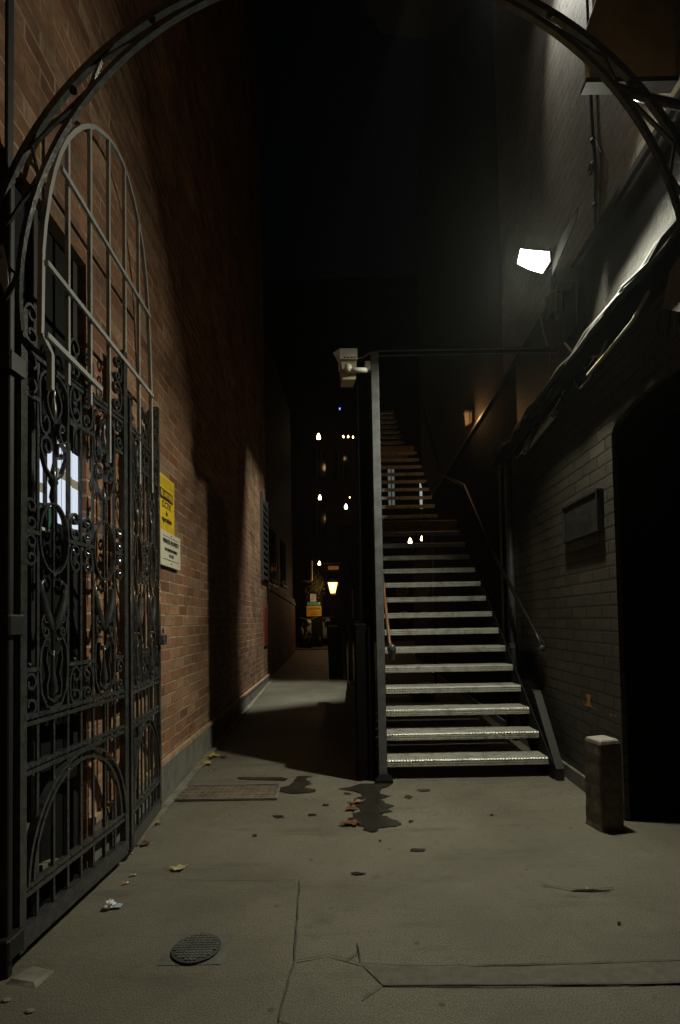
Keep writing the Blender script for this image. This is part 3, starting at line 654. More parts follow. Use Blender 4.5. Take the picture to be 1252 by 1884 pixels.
m1 = moped(-1.75, 18.4, R(-70), 'pale moped leaning nearest the wall at the alley end', simple('moped_paint', (.35, .33, .30), .35))
moped(-1.15, 18.9, R(-100), 'moped in the middle of the parked row below the signs', None, m1); moped(-1.35, 20.1, R(-50), 'moped standing behind the others at the alley end', None, m1)

# black bin and standing posts at the right of the alley end
bn = thing('wheelie_bin', 'tall black bin with a dull name plate, standing where the alley narrows', 'bin', (-.42, 9.75, gz(9.75)))
zb_ = gz(9.75)
obj('body', MB().loft([[(-.50, 9.75, zb_), (-.26, 9.75, zb_), (-.26, 10.1, zb_), (-.50, 10.1, zb_)], [(-.53, 9.7, zb_+1.0), (-.24, 9.7, zb_+1.0), (-.24, 10.15, zb_+1.0), (-.53, 10.15, zb_+1.0)]]), M['black'], bn)
obj('lid', MB().cham((-.54, 9.66, zb_+1.001), (-.23, 10.18, zb_+1.06), .02), M['black'], bn); obj('plate', MB().box((-.50, 9.692, zb_+.95), (-.33, 9.705, zb_+.985)), simple('dull_plate', (.12, .15, .12), .5), bn)
for k, (px, lab) in enumerate([(636, 'thin dark post just right of the black bin'), (647, 'dark post nearest the staircase side wall')]):
    q = onG(px, 1252); tag(obj('timber_post', MB().cham((q.x-.05, 9.55, gz(9.5)), (q.x+.03, 9.66, 2.9), .01), M['dark'], base=(q.x, 9.6, gz(9.5))), lab, 'post')
# white slatted shutter, seen between the posts
ss = thing('roller_shutter', 'narrow strip of white slatted shutter beyond the staircase', 'shutter', (onY(648, 1135, 12).x, 12, 1.2))
a_, b_ = onY(643, 1085, 12), onY(651, 1137, 12)
for k in range(10):
    z = b_.z+(a_.z-b_.z)*k/10; obj('slat', MB().box((a_.x, 12, z), (b_.x, 12.05, z+(a_.z-b_.z)/10-.012)), simple('shutter_white', (.5, .5, .5), .5, bmp=0) if k == 0 else bpy.data.materials['shutter_white'], ss)

# hanging bulbs
BULB = emis('warm_bulb', (1, .60, .26), 14); BULB2 = emis('white_bulb', (1, .92, .8), 14)
bulb0 = None
def bulb(px, py, Y, s, label, mat=BULB, grp='hanging bulbs far down the alley'):
    c_ = onY(px, py, Y); t_ = thing('hanging_bulb', label, 'bulb', (c_.x, c_.y, c_.z-s*1.5), grp)
    obj('globe', MB().lathe([(.15*s, -1.5*s), (.9*s, -1.2*s), (1.0*s, -.6*s), (.75*s, .3*s), (.4*s, 1.1*s), (.3*s, 1.4*s)], c_, 10), mat, t_, smooth=True)
    obj('cap', MB().lathe([(.34*s, 1.4*s), (.34*s, 2.1*s), (.1*s, 2.3*s)], c_, 8), M['iron_dull'], t_)
    obj('wire', MB().sweep([c_+Vector((0, 0, 2.3*s)), c_+Vector((0, 0, 2.3*s+.5))], .006), M['cable'], t_); return t_
bulb(586.5, 803, 19, .075, 'large amber bulb hanging highest in the dark')
bulb(589, 915, 19, .06, 'amber bulb hanging directly below the highest one'); bulb(637, 932, 19, .06, 'white bulb hanging just left of the staircase post', BULB2)
bulb(588, 1036, 19, .05, 'small amber bulb just above the dark fascia'); 
for k, (px, py, s) in enumerate([(632, 803, .032), (641, 803, .032), (650, 804, .028), (663, 803, .03)]): bulb(px, py, 19.6, s, 'one of a row of tiny amber bulbs beside the security camera, high in the dark', grp='row of tiny amber bulbs up high')
for k, (px, py, s) in enumerate([(644, 915, .018), (661, 915, .022), (666, 915, .022)]): bulb(px, py, 19.6, s, 'one of the faint tiny bulbs in the lower row beside the staircase post', grp='lower row of faint bulbs')
c_ = onY(625.5, 752, 19); t_ = thing('signal_light', 'tiny blue light in the black sky below the camera', 'light', tuple(c_)); obj('lens', MB().ball(c_, .03, sc=(.7, 1, 1.4)), emis('blue_lens', (.1, .12, 1), 6), t_); obj('housing', MB().box((c_.x-.05, c_.y+.03, c_.z-.05), (c_.x+.05, c_.y+.1, c_.z+.05)), M['iron_dull'], t_)
# amber lamps glimpsed between the treads, round lamps and pipe under the stair
for (px, py, s, lab) in [(777, 976, .07, 'white lamp glimpsed between the stair treads'), (777, 990, .055, 'amber lamp glimpsed just below the white one behind the stairs'), (755, 995, .06, 'amber lamp glimpsed left of the others behind the stairs')]:
    bulb(px, py, 16, s, lab, BULB2 if 'white lamp' in lab else BULB, 'lamps glimpsed behind the stair treads')
def cage(px, py, r_, label):
    c_ = onY(px, py, 9.0); t_ = thing('wire_basket', label, 'basket', tuple(c_), 'round wire guards hanging under the staircase')
    obj('rim', MB().sweep([c_+Vector((r_*math.cos(a), 0, r_*math.sin(a))) for a in [2*math.pi*k/18 for k in range(18)]], .006, n=5, closed=True), M['cable_pale'], t_)
    for k in range(-3, 4):
        h = math.sqrt(max(0, r_*r_-(k*r_/3.6)**2)); o = k*r_/3.6
        obj('wire', MB().sweep([c_+Vector((o, 0, -h)), c_+Vector((o, 0, h))], .003, n=4), M['cable_pale'], t_); obj('wire', MB().sweep([c_+Vector((-h, 0, o)), c_+Vector((h, 0, o))], .003, n=4), M['cable_pale'], t_)
for (px, py, lab) in [(740, 1086, 'upper left round wire guard behind the stairs'), (779, 1086, 'upper right round wire guard behind the stairs'), (744, 1136, 'lower left round wire guard behind the stairs'), (782, 1136, 'lower right round wire guard behind the stairs')]: cage(px, py, .1, lab)
q0, q1 = onY(797, 1020, 8.8), onY(805, 1200, 8.8); tag(obj('vertical_pipe', MB().sweep([(q0.x, 8.8, .1), (q0.x, 8.8, q0.z+.8)], .022, n=8), M['postgrey'], base=(q0.x, 8.8, .1), smooth=True), 'thin grey upright pipe glimpsed behind the stair treads', 'pipe')
# stored lumps under the stairs
bx_ = onG(780, 1290); bgz = gz(bx_.y)
cb = thing('cardboard_box', 'pale crumpled box stored under the staircase', 'box', (bx_.x, bx_.y, bgz)); obj('carton', MB().prism([(bx_.x-.14, bgz), (bx_.x+.14, bgz), (bx_.x+.14, bgz+.22), (bx_.x-.05, bgz+.20), (bx_.x-.16, bgz+.12)], 1, bx_.y, bx_.y+.3), M['stone'], cb); obj('flap', MB().prism([(bx_.x-.10, bgz+.205), (bx_.x+.12, bgz+.225), (bx_.x+.12, bgz+.235), (bx_.x-.10, bgz+.215)], 1, bx_.y-.05, bx_.y+.2), M['cream'], cb)

# ------------------------------------------------------------------ staircase
SX0, SX1, SY, SA, RZ, GO_ = .205, 1.406, 3.96, -.085, .157, .162
def sx_(y): return math.tan(SA)*(y-SY)
stc = thing('metal_staircase', 'open-riser metal staircase with pale chequer plate treads climbing into the dark', 'staircase', (.8, SY, 0))
tm = []
def tread(Y, Z, d=.20, nose=.05, mat='tread', x1=SX1, x0=SX0, nm='tread'):
    o = sx_(Y); mb = MB(); x0 = max(.214, .047*Y)-o
    k = math.tan(-SA)
    # folded plate: top sheet plus rounded front lip
    prof = [(0, -nose), (-.004, -nose+.004), (-.004, -.008), (.004, 0), (d, 0), (d, -.006), (.008, -.007), (.006, -.012), (.006, -nose)]
    a_ = [(x0+o, Y+p_[0], Z+p_[1]) for p_ in prof]; b_ = [(x1+o, Y+p_[0]+k*(x1-x0)*.0, Z+p_[1]) for p_ in prof]
    for q in range(len(b_)):
        b_[q] = (b_[q][0], b_[q][1]+.0, b_[q][2])
    n = len(prof); mb.loft([a_, b_]); ob_ = obj(nm, mb, M[mat], stc); return ob_
for i in range(14):
    tread(SY+i*GO_, RZ*(i+1), nose=.052)
yl = SY+14*GO_; zl = RZ*15
tread(yl, zl, .95, .17, 'warm_plate', nm='landing')
tread(7.12, 2.60, .17, .05)
for k in range(8): tread(7.28+k*.16, 2.77+k*.157, .18, .05)
tread(8.6, 4.03, .9, .14, 'warm_plate', nm='landing')
for k in range(7): tread(9.5+k*.17, 4.42+k*.16, .18, .05)
def stringer(x_, w_, nm='stringer'):
    segs = [(SY-.05, -.0), (SY-.05, .10), (yl, zl-.02), (7.1, zl-.02), (7.2, 2.6), (8.6, 4.0), (9.4, 4.0), (9.6, 4.4), (10.7, 5.5)]
    top = [(y, z+.0) for y, z in segs[1:]]; bot = [(y+.02, z-.26) for y, z in segs[2:]][::-1]
    poly = [(SY-.05, 0.005), (SY-.05, .13)]+top[1:]+bot+[(SY+.20, 0.005)]
    mb = MB(); n = len(poly)
    mb.add([(x_+sx_(y), y, z) for y, z in poly]+[(x_+w_+sx_(y), y, z) for y, z in poly], [tuple(range(n)), tuple(range(n, 2*n))[::-1]]+[(i, i+n, (i+1) % n+n, (i+1) % n) for i in range(n)])
    return obj(nm, mb, M['black'], stc)
sl = MB(); sl.add([(q, y, z) for q in (.2015, .2115) for y, z in ((3.91, .0), (3.91, .13), (4.3, .50), (4.3, .24), (4.12, .0))], [(0, 1, 2, 3, 4), (9, 8, 7, 6, 5)]+[(i, (i+1) % 5, (i+1) % 5+5, i+5) for i in range(5)]); obj('stringer', sl, M['black'], stc); stringer(SX1+.002, .012)
# right stringer cheek at the foot
ck = MB(); ck.prism([(3.86, .02), (3.92, .02), (4.42, .52), (4.40, .60), (4.30, .60), (3.86, .10)], 0, SX1+.015, SX1+.075); obj('foot_plate', ck, simple('dark_steel', (.014, .0135, .0125), .55, .1, var=.3, scale=14, bmp=.2), stc)
hr = MB().sweep([(1.50, 4.30, .95), (1.50, 4.45, 1.07), (1.50+sx_(5.2)-.02, 5.2, 1.80), (1.50+sx_(6.2), 6.2, 2.75), (1.50+sx_(7.3), 7.3, 3.2), (1.5+sx_(8.5), 8.5, 4.8)], .018, n=8); obj('handrail', hr, simple('dark_rail', (.022, .014, .009), .4, .3, var=.3, bmp=.1), stc, smooth=True)
obj('rail_end', MB().ball((1.50, 4.30, .94), .028), M['iron'], stc, smooth=True)
hl = MB().sweep([(.255, 3.93, .98), (.25, 3.99, 1.04), (.235, 4.55, 1.58), (.20, 5.3, 2.32)], .013, n=8); obj('handrail', hl, M['copper'], stc, smooth=True)
obj('rail_end', MB().ball((.262, 3.92, .975), .034, 10, 8, (1, 1, 1.3)).sweep([(.262, 3.92, .96), (.262, 3.92, .90)], .022), M['iron'], stc, smooth=True)

bk = thing('added_stair_lamp', 'small added amber lamp on the wall beside the upper stair flight', 'added lamp', (1.52, 6.7, 3.7))
obj('lens', MB().prism([(1.46, 3.66), (1.535, 3.70), (1.535, 3.82), (1.45, 3.82)], 1, 6.70, 6.76), emis('amber_patch_glow', (1, .42, .12), .16), bk)  # glow stands for an amber-lit patch of wall
obj('cover', MB().box((1.44, 6.68, 3.822), (1.545, 6.80, 3.84)).box((1.50, 6.685, 3.66), (1.51, 6.698, 3.82)), M['iron_dull'], bk)
point('added_stair_light', (1.38, 6.62, 3.72), 4, (1, .52, .20), .03)  # light added to warm the upper treads and rail

# portal frame at the foot of the stairs
pf = thing('steel_frame', 'tall grey steel portal frame at the foot of the staircase', 'frame', (.18, 3.92, 0))
obj('post', MB().cham((.150, 3.90, gz(3.9)), (.208, 3.955, 3.20), .003), M['postgrey'], pf)
obj('post_web', MB().box((.205, 3.915, .02), (.212, 4.05, 3.18)), M['black'], pf)
obj('base_plate', MB().loft([[(.12, 3.88, .012), (.25, 3.88, .012), (.25, 3.98, .012), (.12, 3.98, .012)], [(.12, 3.88, .03), (.25, 3.88, .03), (.25, 3.98, .03), (.12, 3.98, .03)], [(.148, 3.897, .07), (.21, 3.897, .07), (.21, 3.957, .07), (.148, 3.957, .07)]]), M['black'], pf)
obj('beam', MB().box((.209, 3.905, 3.165), (1.54, 3.915, 3.205)).box((.209, 3.90, 3.205), (1.54, 3.96, 3.211)), M['near_black'], pf)
obj('lip', MB().box((.209, 3.894, 3.196), (1.54, 3.8995, 3.203)).box((.209, 3.894, 3.160), (1.54, 3.8995, 3.165)), M['postgrey'], pf)  # pale lips paint the lit edges of the dark beam
# dark side screen of the stair
sc_ = thing('side_screen', 'black boarded screen closing the left side of the staircase', 'screen', (.05, 5, 0))
obj('low_wall', MB().cham((-.015, 3.95, 0), (.135, 9.45, 1.17), .01), M['near_black'], sc_)
obj('tall_panel', MB().box((.045, 3.97, 1.171), (.13, 6.3, 3.15)), M['near_black'], sc_)
# boards' battens on the low wall end
obj('batten', MB().box((.0, 3.935, .02), (.03, 3.949, 1.15)).box((.09, 3.935, .02), (.12, 3.949, 1.15)), M['near_black'], sc_)

# security camera on the post
cc = thing('security_camera', 'cream white security camera box bracketed to the top of the steel post', 'camera', (.0, 3.95, 3.1))
body = MB().loft([[(-.075, 3.80, 3.225), (.045, 3.80, 3.225), (.045, 3.80, 3.10), (-.075, 3.80, 3.10)], [(-.085, 4.02, 3.10), (.035, 4.02, 3.10), (.035, 4.02, 2.985), (-.085, 4.02, 2.985)]])
c0, c1, c2_ = onY(627, 653, 3.80), onY(657, 653, 3.80), onY(656, 698, 3.80)
bw = lambda x, y, Y: onY(x, y, Y)
body = MB(); F = [bw(628, 660, 3.82), bw(657, 660, 3.82), bw(655, 698, 3.82), bw(631, 698, 3.82)]; Bk = [q+Vector((-.02, .20, .03)) for q in F]
body.loft([F, Bk]); obj('housing', body, M['cream'], cc)
hood = MB(); F2 = [bw(626, 641, 3.80), bw(658, 641, 3.80), bw(658, 660, 3.80), bw(626, 660, 3.80)]; hood.loft([F2, [q+Vector((-.02, .26, .03)) for q in F2]]); obj('hood', hood, M['white'], cc)
apex = bw(613, 649, 3.82); base_ = [bw(626, 641, 3.80), bw(626, 658, 3.80), bw(626, 658, 3.80)+Vector((0, .15, 0)), bw(626, 641, 3.80)+Vector((0, .15, 0))]
nz = MB(); nz.add([apex]+base_, [(0, 1, 2), (0, 2, 3), (0, 3, 4), (0, 4, 1), (1, 4, 3, 2)]); obj('sunshield_nose', nz, M['white'], cc)
obj('bracket_arm', MB().sweep([bw(642, 681, 3.79), bw(672, 681, 3.80), bw(673, 681, 3.9)], .020, n=8), M['white'], cc, smooth=True)
obj('swivel', MB().ball(bw(641, 677, 3.785), .028, 10, 8, (1, .8, 1.2)), M['white'], cc, smooth=True)
obj('mount', MB().cham((bw(672, 681, 3.9).x, 3.90, 3.06), (.148, 3.95, 3.13), .005), M['cream'], cc)
for x in (635, 641, 648, 654): obj('screw', MB().ball(bw(x, 657, 3.797), .006, 6, 4), M['iron'], cc)
obj('cable', MB().sweep([bw(657, 660, 3.9), bw(668, 658, 3.9), bw(684, 648, 3.92)], .005), M['cable_pale'], cc)

# ------------------------------------------------------------------ right building
rbd = thing('painted_building', 'dark painted brick building on the right with an arched opening', 'building', (1.6, 4, 0))
RX = 1.545
arch = [(3.13, 2.272)]+[(2.62+.51*math.cos(a), 2.272+.10*math.sin(a)) for a in [math.pi*k/14 for k in range(1, 14)]]+[(2.11, 2.272)]
wallp = [(5.6, -.02), (5.6, 2.80), (-2, 2.80), (-2, -.02), (2.11, -.02)]+arch[::-1]+[(3.13, -.02)]
obj('lower_wall', MB().prism(wallp, 0, RX, RX+.03), M['brick_painted'], rbd)
obj('lower_wall', MB().prism([(5.602, -.02), (14, -.02), (14, 2.80), (5.602, 2.80)], 0, RX, RX+.4), M['near_black'], rbd)  # far stretch of wall coloured near black to stand for shade
obj('jamb', MB().box((RX+.031, 3.135, 0), (RX+1.4, 3.3, 2.9)).box((RX+.031, 1.9, 2.42), (RX+1.4, 3.134, 2.5)), M['near_black'], rbd)  # reveal coloured near black to paint the shade in the arch
obj('render_band', MB().prism([(4.9, 2.80), (4.9, 3.56), (-2, 3.56), (-2, 2.80)], 0, RX+.0, RX+.6), M['render'], rbd)
obj('render_band', MB().prism([(12, 2.80), (12, 3.56), (4.902, 3.56), (4.902, 2.80)], 0, RX+.0, RX+.6), M['near_black'], rbd)  # far part of the band darkened in colour for shade
obj('upper_wall', MB().prism([(5.3, 3.56), (5.3, 11), (-2, 11), (-2, 3.56)], 0, RX+.002, RX+.6), M['brick_pale'], rbd)
obj('upper_wall', MB().prism([(12, 3.56), (12, 11), (5.302, 11), (5.302, 3.56)], 0, RX+.03, RX+.6), M['dark'], rbd)  # upper wall past the lit part, shade put into a darker colour
obj('string_course', MB().prism([(12, 3.545), (12, 3.585), (-2, 3.585), (-2, 3.545)], 0, RX-.03, RX-.0), M['iron_dull'], rbd)
obj('skirting', MB().prism([(12, 0), (12, .155), (3.16, .105), (3.16, 0)], 0, RX-.025, RX-.001), M['plinth'], rbd)
obj('inner_wall', MB().box((RX+1.5, 1, 0), (RX+1.6, 5, 2.8)), M['black'], rbd)  # black colour paints the darkness inside the arch
obj('chipped_patch', MB().add([onR(1078, 1277, RX-.003), onR(1088, 1278, RX-.003), onR(1086, 1290, RX-.003), onR(1090, 1301, RX-.003), onR(1078, 1299, RX-.003), onR(1081, 1288, RX-.003)], [(0, 1, 2, 3, 4, 5)]), M['rust'], rbd)
for k in range(16):
    x = 1035+random.random()*110; y = 1283+(x-1035)*.33+random.uniform(-4, 4); q = onR(x, y, RX-.003); s = random.uniform(.004, .011)
    if k < 16: obj('paint_chip', MB().add([q+Vector((0, -s, -s*.4)), q+Vector((0, s*1.3, -s*.6)), q+Vector((0, s, s*.5)), q+Vector((0, -s*.7, s*.6))], [(0, 1, 2, 3)]), M['rust'], rbd)
# bay projecting overhead, amber street light painted into its colour
by = thing('projecting_bay', 'rendered bay, coloured with amber street light, projecting overhead from the right wall', 'bay', (1.5, 2.6, 3.7))
obj('box', MB().prism([(1.14, 3.70), (1.56, 3.70), (1.56, 6.0), (1.31, 6.0), (1.19, 4.1), (1.135, 3.95)], 1, 2.395, 2.435), M['amber_lit_wall'], by)
obj('soffit_edge', MB().box((1.12, 2.385, 3.675), (1.57, 2.445, 3.698)), M['iron_dull'], by)
# conduit and ring on the upper wall
cd = thing('conduit', 'thin black conduit running down the pale upper right wall', 'conduit', (RX-.02, 3.2, 3.5))
obj('pipe', MB().sweep([(RX-.02, 3.21, 8), (RX-.02, 3.20, 4.6), (RX-.02, 3.19, 4.2), (RX-.02, 3.165, 3.95), (RX-.02, 3.19, 3.59)], .011, n=6), M['cable'], cd, smooth=True)
for z in (3.72, 4.13, 4.75): obj('clip', MB().ball((RX-.022, 3.185, z), .02, 6, 4), M['iron_dull'], cd)
obj('side_wire', MB().sweep([(RX-.015, 3.17, 4.13), (RX-.015, 3.10, 3.98), (RX-.015, 3.15, 3.6)], .005), M['cable'], cd)
rg = thing('iron_ring', 'small iron ring fixed to the pale wall beside the conduit', 'ring', (RX, 3.27, 4.0)); q = onR(1088, 310, RX-.02)
obj('ring', MB().sweep([q+Vector((0, .028*math.cos(a), .028*math.sin(a))) for a in [2*math.pi*k/14 for k in range(14)]], .009, n=6, closed=True), M['iron_dull'], rg); obj('stem', MB().sweep([q+Vector((0, -.03, 0)), q+Vector((.02, -.03, 0))], .01), M['iron_dull'], rg)

# cable ledge: tray with a tangle of cables along the wall
tr_ = thing('cable_tray', 'rusty cable tray with a tangle of cables along the right wall', 'cables', (RX, 4, 2.8))
obj('tray', MB().box((RX-.16, 1.4, 2.785), (RX-.001, 5.2, 2.80)), M['near_black'], tr_)
rn = random.Random(5)
for k in range(9):
    pts = []; y = 1.3; off = rn.uniform(.02, .19); z = 2.815+rn.uniform(0, .05)
    while y < 5.3: pts.append((RX-off-.012+rn.uniform(-.01, .01), y, z-max(0, (y-3.0))*.06*rn.uniform(.5, 1.3)+rn.uniform(-.022, .02))); y += rn.uniform(.10, .26)
    obj('cable', MB().sweep(pts, rn.choice([.007, .010, .013, .016]), n=6), M['cable'], tr_, smooth=True)
for k in range(7):   # sagging loops
    y0_ = 3.0+k*.22; dz = rn.uniform(.06, .2); n_ = 8
    pts = [(RX-.05-.05*math.sin(math.pi*j/n_)-rn.uniform(0, .01), y0_+.5*j/n_, 2.80-.045*(y0_-3.2+.5*j/n_)-dz*math.sin(math.pi*j/n_)) for j in range(n_+1)]
    obj('loop', MB().sweep(pts, .006, n=5), M['cable_pale' if k % 3 == 0 else 'cable'], tr_, smooth=True)
obj('pale_strip', MB().sweep([onR(1195, 535, RX-.13), onR(1165, 590, RX-.13), onR(1120, 645, RX-.13), onR(1082, 690, RX-.13)], .010, n=6), M['cable_pale'], tr_, smooth=True)
obj('pale_duct', MB().sweep([onR(1022, 760, RX-.05), onR(965, 832, RX-.05)], .024, n=6), M['cream'], tr_)
# hanging cable from the floodlight to the tray
hc = MB().sweep([onR(1002, 550, RX-.2), onR(993, 575, RX-.1), onR(1000, 610, RX-.04), onR(1012, 650, RX-.02), onR(1012, 700, RX-.02), onR(1025, 728, RX-.03)], .0065, n=6)
tag(obj('hanging_cable', hc, M['cable_pale'], base=tuple(onR(1012, 700))), 'pale thin cable dropping from the floodlight to the cable tray', 'cable')
# small triangular bracket below the floodlight
tb = thing('triangle_bracket', 'small triangular iron bracket on the wall above the cable tray', 'bracket', tuple(onR(1075, 670)))
obj('frame', MB().sweep([onR(1040, 632, RX-.03), onR(1065, 660, RX-.06), onR(1100, 655, RX-.06)], .009, n=5).sweep([onR(1066, 662, RX-.06), onR(1078, 680, RX-.06), onR(1094, 657, RX-.06)], .006, n=5), M['cable_pale'], tb)
TAN = simple('weathered_tan_box', (.16, .13, .09), .6, var=.3)
# cream junction box at the right edge
jb = thing('junction_box', 'cream junction box tilted on the wall at the right edge, with loose wires', 'box', (RX-.05, 2.5, 2.6))
q = [onR(1250, 470, RX-.09), onR(1285, 470, RX-.09), onR(1285, 580, RX-.09), onR(1219, 568, RX-.09), onR(1232, 500, RX-.09)]
obj('case', MB().loft([q, [p_+Vector((.085, 0, 0)) for p_ in q]]), TAN, jb)
for k in range(5):
    a_ = onR(1215+k*9, 570, RX-.05); obj('wire', MB().sweep([a_, a_+Vector((-.01, .02*rn.uniform(-1, 1), -.05)), a_+Vector((0, .03*rn.uniform(-1, 1), -.09-.03*rn.random()))], .005, n=5), M['copper' if k % 2 else 'cable'], jb)
# long black floodlight control box beneath, down pipe, wall plaque
dpp = thing('downpipe', 'dark downpipe on the right wall beyond the plaque', 'pipe', (RX-.05, 5.05, 0))
obj('pipe', MB().sweep([(RX-.05, 5.06, 0.05), (RX-.05, 5.06, 2.75)], .035, n=10), M['postgrey'], dpp, smooth=True); obj('pipe', MB().sweep([(RX-.03, 5.35, 0.05), (RX-.03, 5.35, 2.75)], .018, n=8), M['black'], dpp, smooth=True)
for z in (.9, 2.0): obj('collar', MB().sweep([(RX-.05, 5.06, z), (RX-.05, 5.06, z+.05)], .044, n=10), M['postgrey'], dpp)
pq = thing('wall_plaque', 'dark framed plaque on the painted brick wall beside the arched opening', 'plaque', (RX-.02, 3.5, 1.73))
obj('panel', MB().box((RX-.035, 3.27, 1.735), (RX-.002, 3.79, 1.965)), simple('plaque_bronze', (.045, .044, .042), .35, .5, var=.5, scale=20, bmp=.9, bscale=35), pq)
obj('frame', MB().box((RX-.045, 3.25, 1.965), (RX-.002, 3.81, 1.98)).box((RX-.045, 3.25, 1.72), (RX-.002, 3.81, 1.734)).box((RX-.044, 3.255, 1.7345), (RX-.002, 3.269, 1.9645)).box((RX-.044, 3.791, 1.7345), (RX-.002, 3.805, 1.9645)), M['iron_dull'], pq)
tap = thing('wall_hook', 'tiny shiny hook with a hanging cord on the right wall', 'hook', (RX-.03, 4.45, 1.05)); obj('knob', MB().ball((RX-.05, 4.45, 1.075), .012), simple('shiny_knob', (.8, .8, .8), .1, 1, bmp=0), tap, smooth=True); obj('cord', MB().sweep([(RX-.04, 4.45, 1.07), (RX-.035, 4.38, 1.04), (RX-.03, 4.3, .98), (RX-.03, 4.28, .85)], .006), M['cable'], tap)

# ------------------------------------------------------------------ floodlights
LENS = emis('floodlight_lens', (1, .99, .93), 9)
fl = thing('floodlight', 'brightly lit white floodlight on a black wall bracket above the cables', 'floodlight', (1.5, 3.5, 3.38))
def onplane(x, y, P0, n_): d = ray(x, y); o = Vector((0, 0, CAMH)); return o+d*((P0-o).dot(n_)/d.dot(n_))
NV = Vector((-.35, -.75, -.55)).normalized()
Q = [onplane(x, y, LA, NV) for x, y in [(958, 458), (982, 461), (1011, 463), (1012, 481), (998, 503), (974, 496), (952, 485)]]
obj('lens', MB().loft([Q, [p_-NV*.012 for p_ in Q]]), LENS, fl)
cQ = sum(Q, Vector())/len(Q); Q2 = [cQ+(p_-cQ)*1.02-NV*.0125 for p_ in Q]; Q3 = [cQ+(p_-cQ)*.75-NV*.13+Vector((.05, 0, .0)) for p_ in Q]
obj('housing', MB().loft([Q2, Q3]), M['iron_dull'], fl)
obj('bracket', MB().sweep([cQ-NV*.13+Vector((.05, 0, 0)), (1.33, 3.42, 3.52), (1.42, 3.47, 3.45), (1.54, 3.5, 3.42)], .02, n=8).cham((1.36, 3.42, 3.40), (1.543, 3.52, 3.49), .01), M['iron_dull'], fl)
obj('sensor_box', MB().cham((1.34, 3.46, 3.22), (1.43, 3.56, 3.36), .012), M['iron'], fl); obj('backplate', MB().cham((1.49, 3.42, 3.10), (1.543, 3.60, 3.50), .008), M['iron_dull'], fl)
obj('lead', MB().sweep([(1.38, 3.44, 3.45), (1.36, 3.44, 3.3), (1.37, 3.47, 3.16)], .004), M['copper'], fl)
obj('added_light_shield', MB().add([(LA.x+.10, LA.y-.40, LA.z-.05), (LA.x+.10, LA.y-.04, LA.z-.12), (LA.x+.115, LA.y-.04, LA.z+.045), (LA.x+.115, LA.y-.40, LA.z+.03), (LA.x+.104, LA.y-.40, LA.z-.05), (LA.x+.104, LA.y-.04, LA.z-.12), (LA.x+.119, LA.y-.04, LA.z+.045), (LA.x+.119, LA.y-.40, LA.z+.03)], [(0, 1, 2, 3), (4, 5, 6, 7), (0, 1, 5, 4), (1, 2, 6, 5), (2, 3, 7, 6), (3, 0, 4, 7)]), simple('matt_black', (.003, .003, .003), .95, bmp=0, spec=0.), fl)  # added plate that keeps the floodlight off the near render band
f2 = thing('floodlight', 'second floodlight glaring at the top edge of the picture on the right wall', 'floodlight', tuple(LB))
u_ = NB.cross(Vector((1, 0, 0))).normalized(); v_ = NB.cross(u_)
def rect(c_, a_, b2): return [c_+u_*a_+v_*b2, c_-u_*a_+v_*b2, c_-u_*a_-v_*b2, c_+u_*a_-v_*b2]
obj('lens', MB().loft([rect(LB, .07, .1), rect(LB-NB*.01, .07, .1)]), LENS, f2); obj('housing', MB().loft([rect(LB-NB*.0105, .09, .12), rect(LB-NB*.12, .06, .08)]), M['cream'], f2)
obj('bracket', MB().sweep([LB-NB*.12, LB-NB*.16+Vector((.2, 0, 0)), (RX+.02, LB.y, LB.z+.1)], .018), M['iron_dull'], f2)
f3 = thing('floodlight', 'added unseen floodlight above the staircase, hooded to shape the lit alley patch', 'floodlight', tuple(LC))
hp = [((q[0]-LC.x)/(LC.z-q[2]), (q[1]-LC.y)/(LC.z-q[2])) for q in [(-1.56, 6.73, .07), (-.04, 7.59, .08), (-.04, 9.38, .11), (-1.607, 9.57, .12), (-1.60, 9.62, 3.5), (-1.50, 7.55, 3.4)]]; D = .4
ctr = sum((Vector(q) for q in hp), Vector((0, 0)))/6; outer = []
for p_ in hp: dv = (Vector(p_)-ctr); outer.append(ctr+dv.normalized()*2.6)
inn_ = [(LC.x+a*D, LC.y+b2*D, LC.z-D) for a, b2 in hp]; out_ = [(LC.x+q.x*D, LC.y+q.y*D, LC.z-D) for q in outer]
n = 6; mb = MB(); mb.add(inn_+out_, [(i, (i+1) % n, n+(i+1) % n, n+i) for i in range(n)]); top_ = [(q[0], q[1], LC.z+.1) for q in out_]
mb.add(out_+top_, [(i, (i+1) % n, n+(i+1) % n, n+i) for i in range(n)]); mb.add(top_, [tuple(range(n))]); obj('beam_mask_hood', mb, M['iron_dull'], f3)  # added hood, opening cut to the outline of the lit patch
obj('arm', MB().sweep([(LC.x, LC.y, LC.z+.12), (RX+.01, LC.y, LC.z+.2)], .03, n=8), M['iron_dull'], f3)

# ------------------------------------------------------------------ stone bollard
bo = thing('stone_bollard', 'short square stone bollard with a paler top beside the right wall', 'bollard', (1.39, 3.04, 0))
bb = MB(); cxb, cyb = 1.392, 3.055; ang = R(12)
def rq(h, ch, z):
    o = []
    for sx__, sy__ in ((-1, -1), (1, -1), (1, 1), (-1, 1)):
        for e in ((sx__*h, sy__*(h-ch)), (sx__*(h-ch), sy__*h)) if (sx__*sy__ > 0) else ((sx__*(h-ch), sy__*h), (sx__*h, sy__*(h-ch))): o.append(Vector((cxb+e[0]*math.cos(ang)-e[1]*math.sin(ang), cyb+e[0]*math.sin(ang)+e[1]*math.cos(ang), z)))
    return o
zs = [(0, .076), (.03, .072), (.09, .0735), (.15, .071), (.2, .0725), (.25, .0715), (.3, .0735), (.36, .071), (.42, .0725), (.455, .0705), (.478, .070), (.492, .064)]
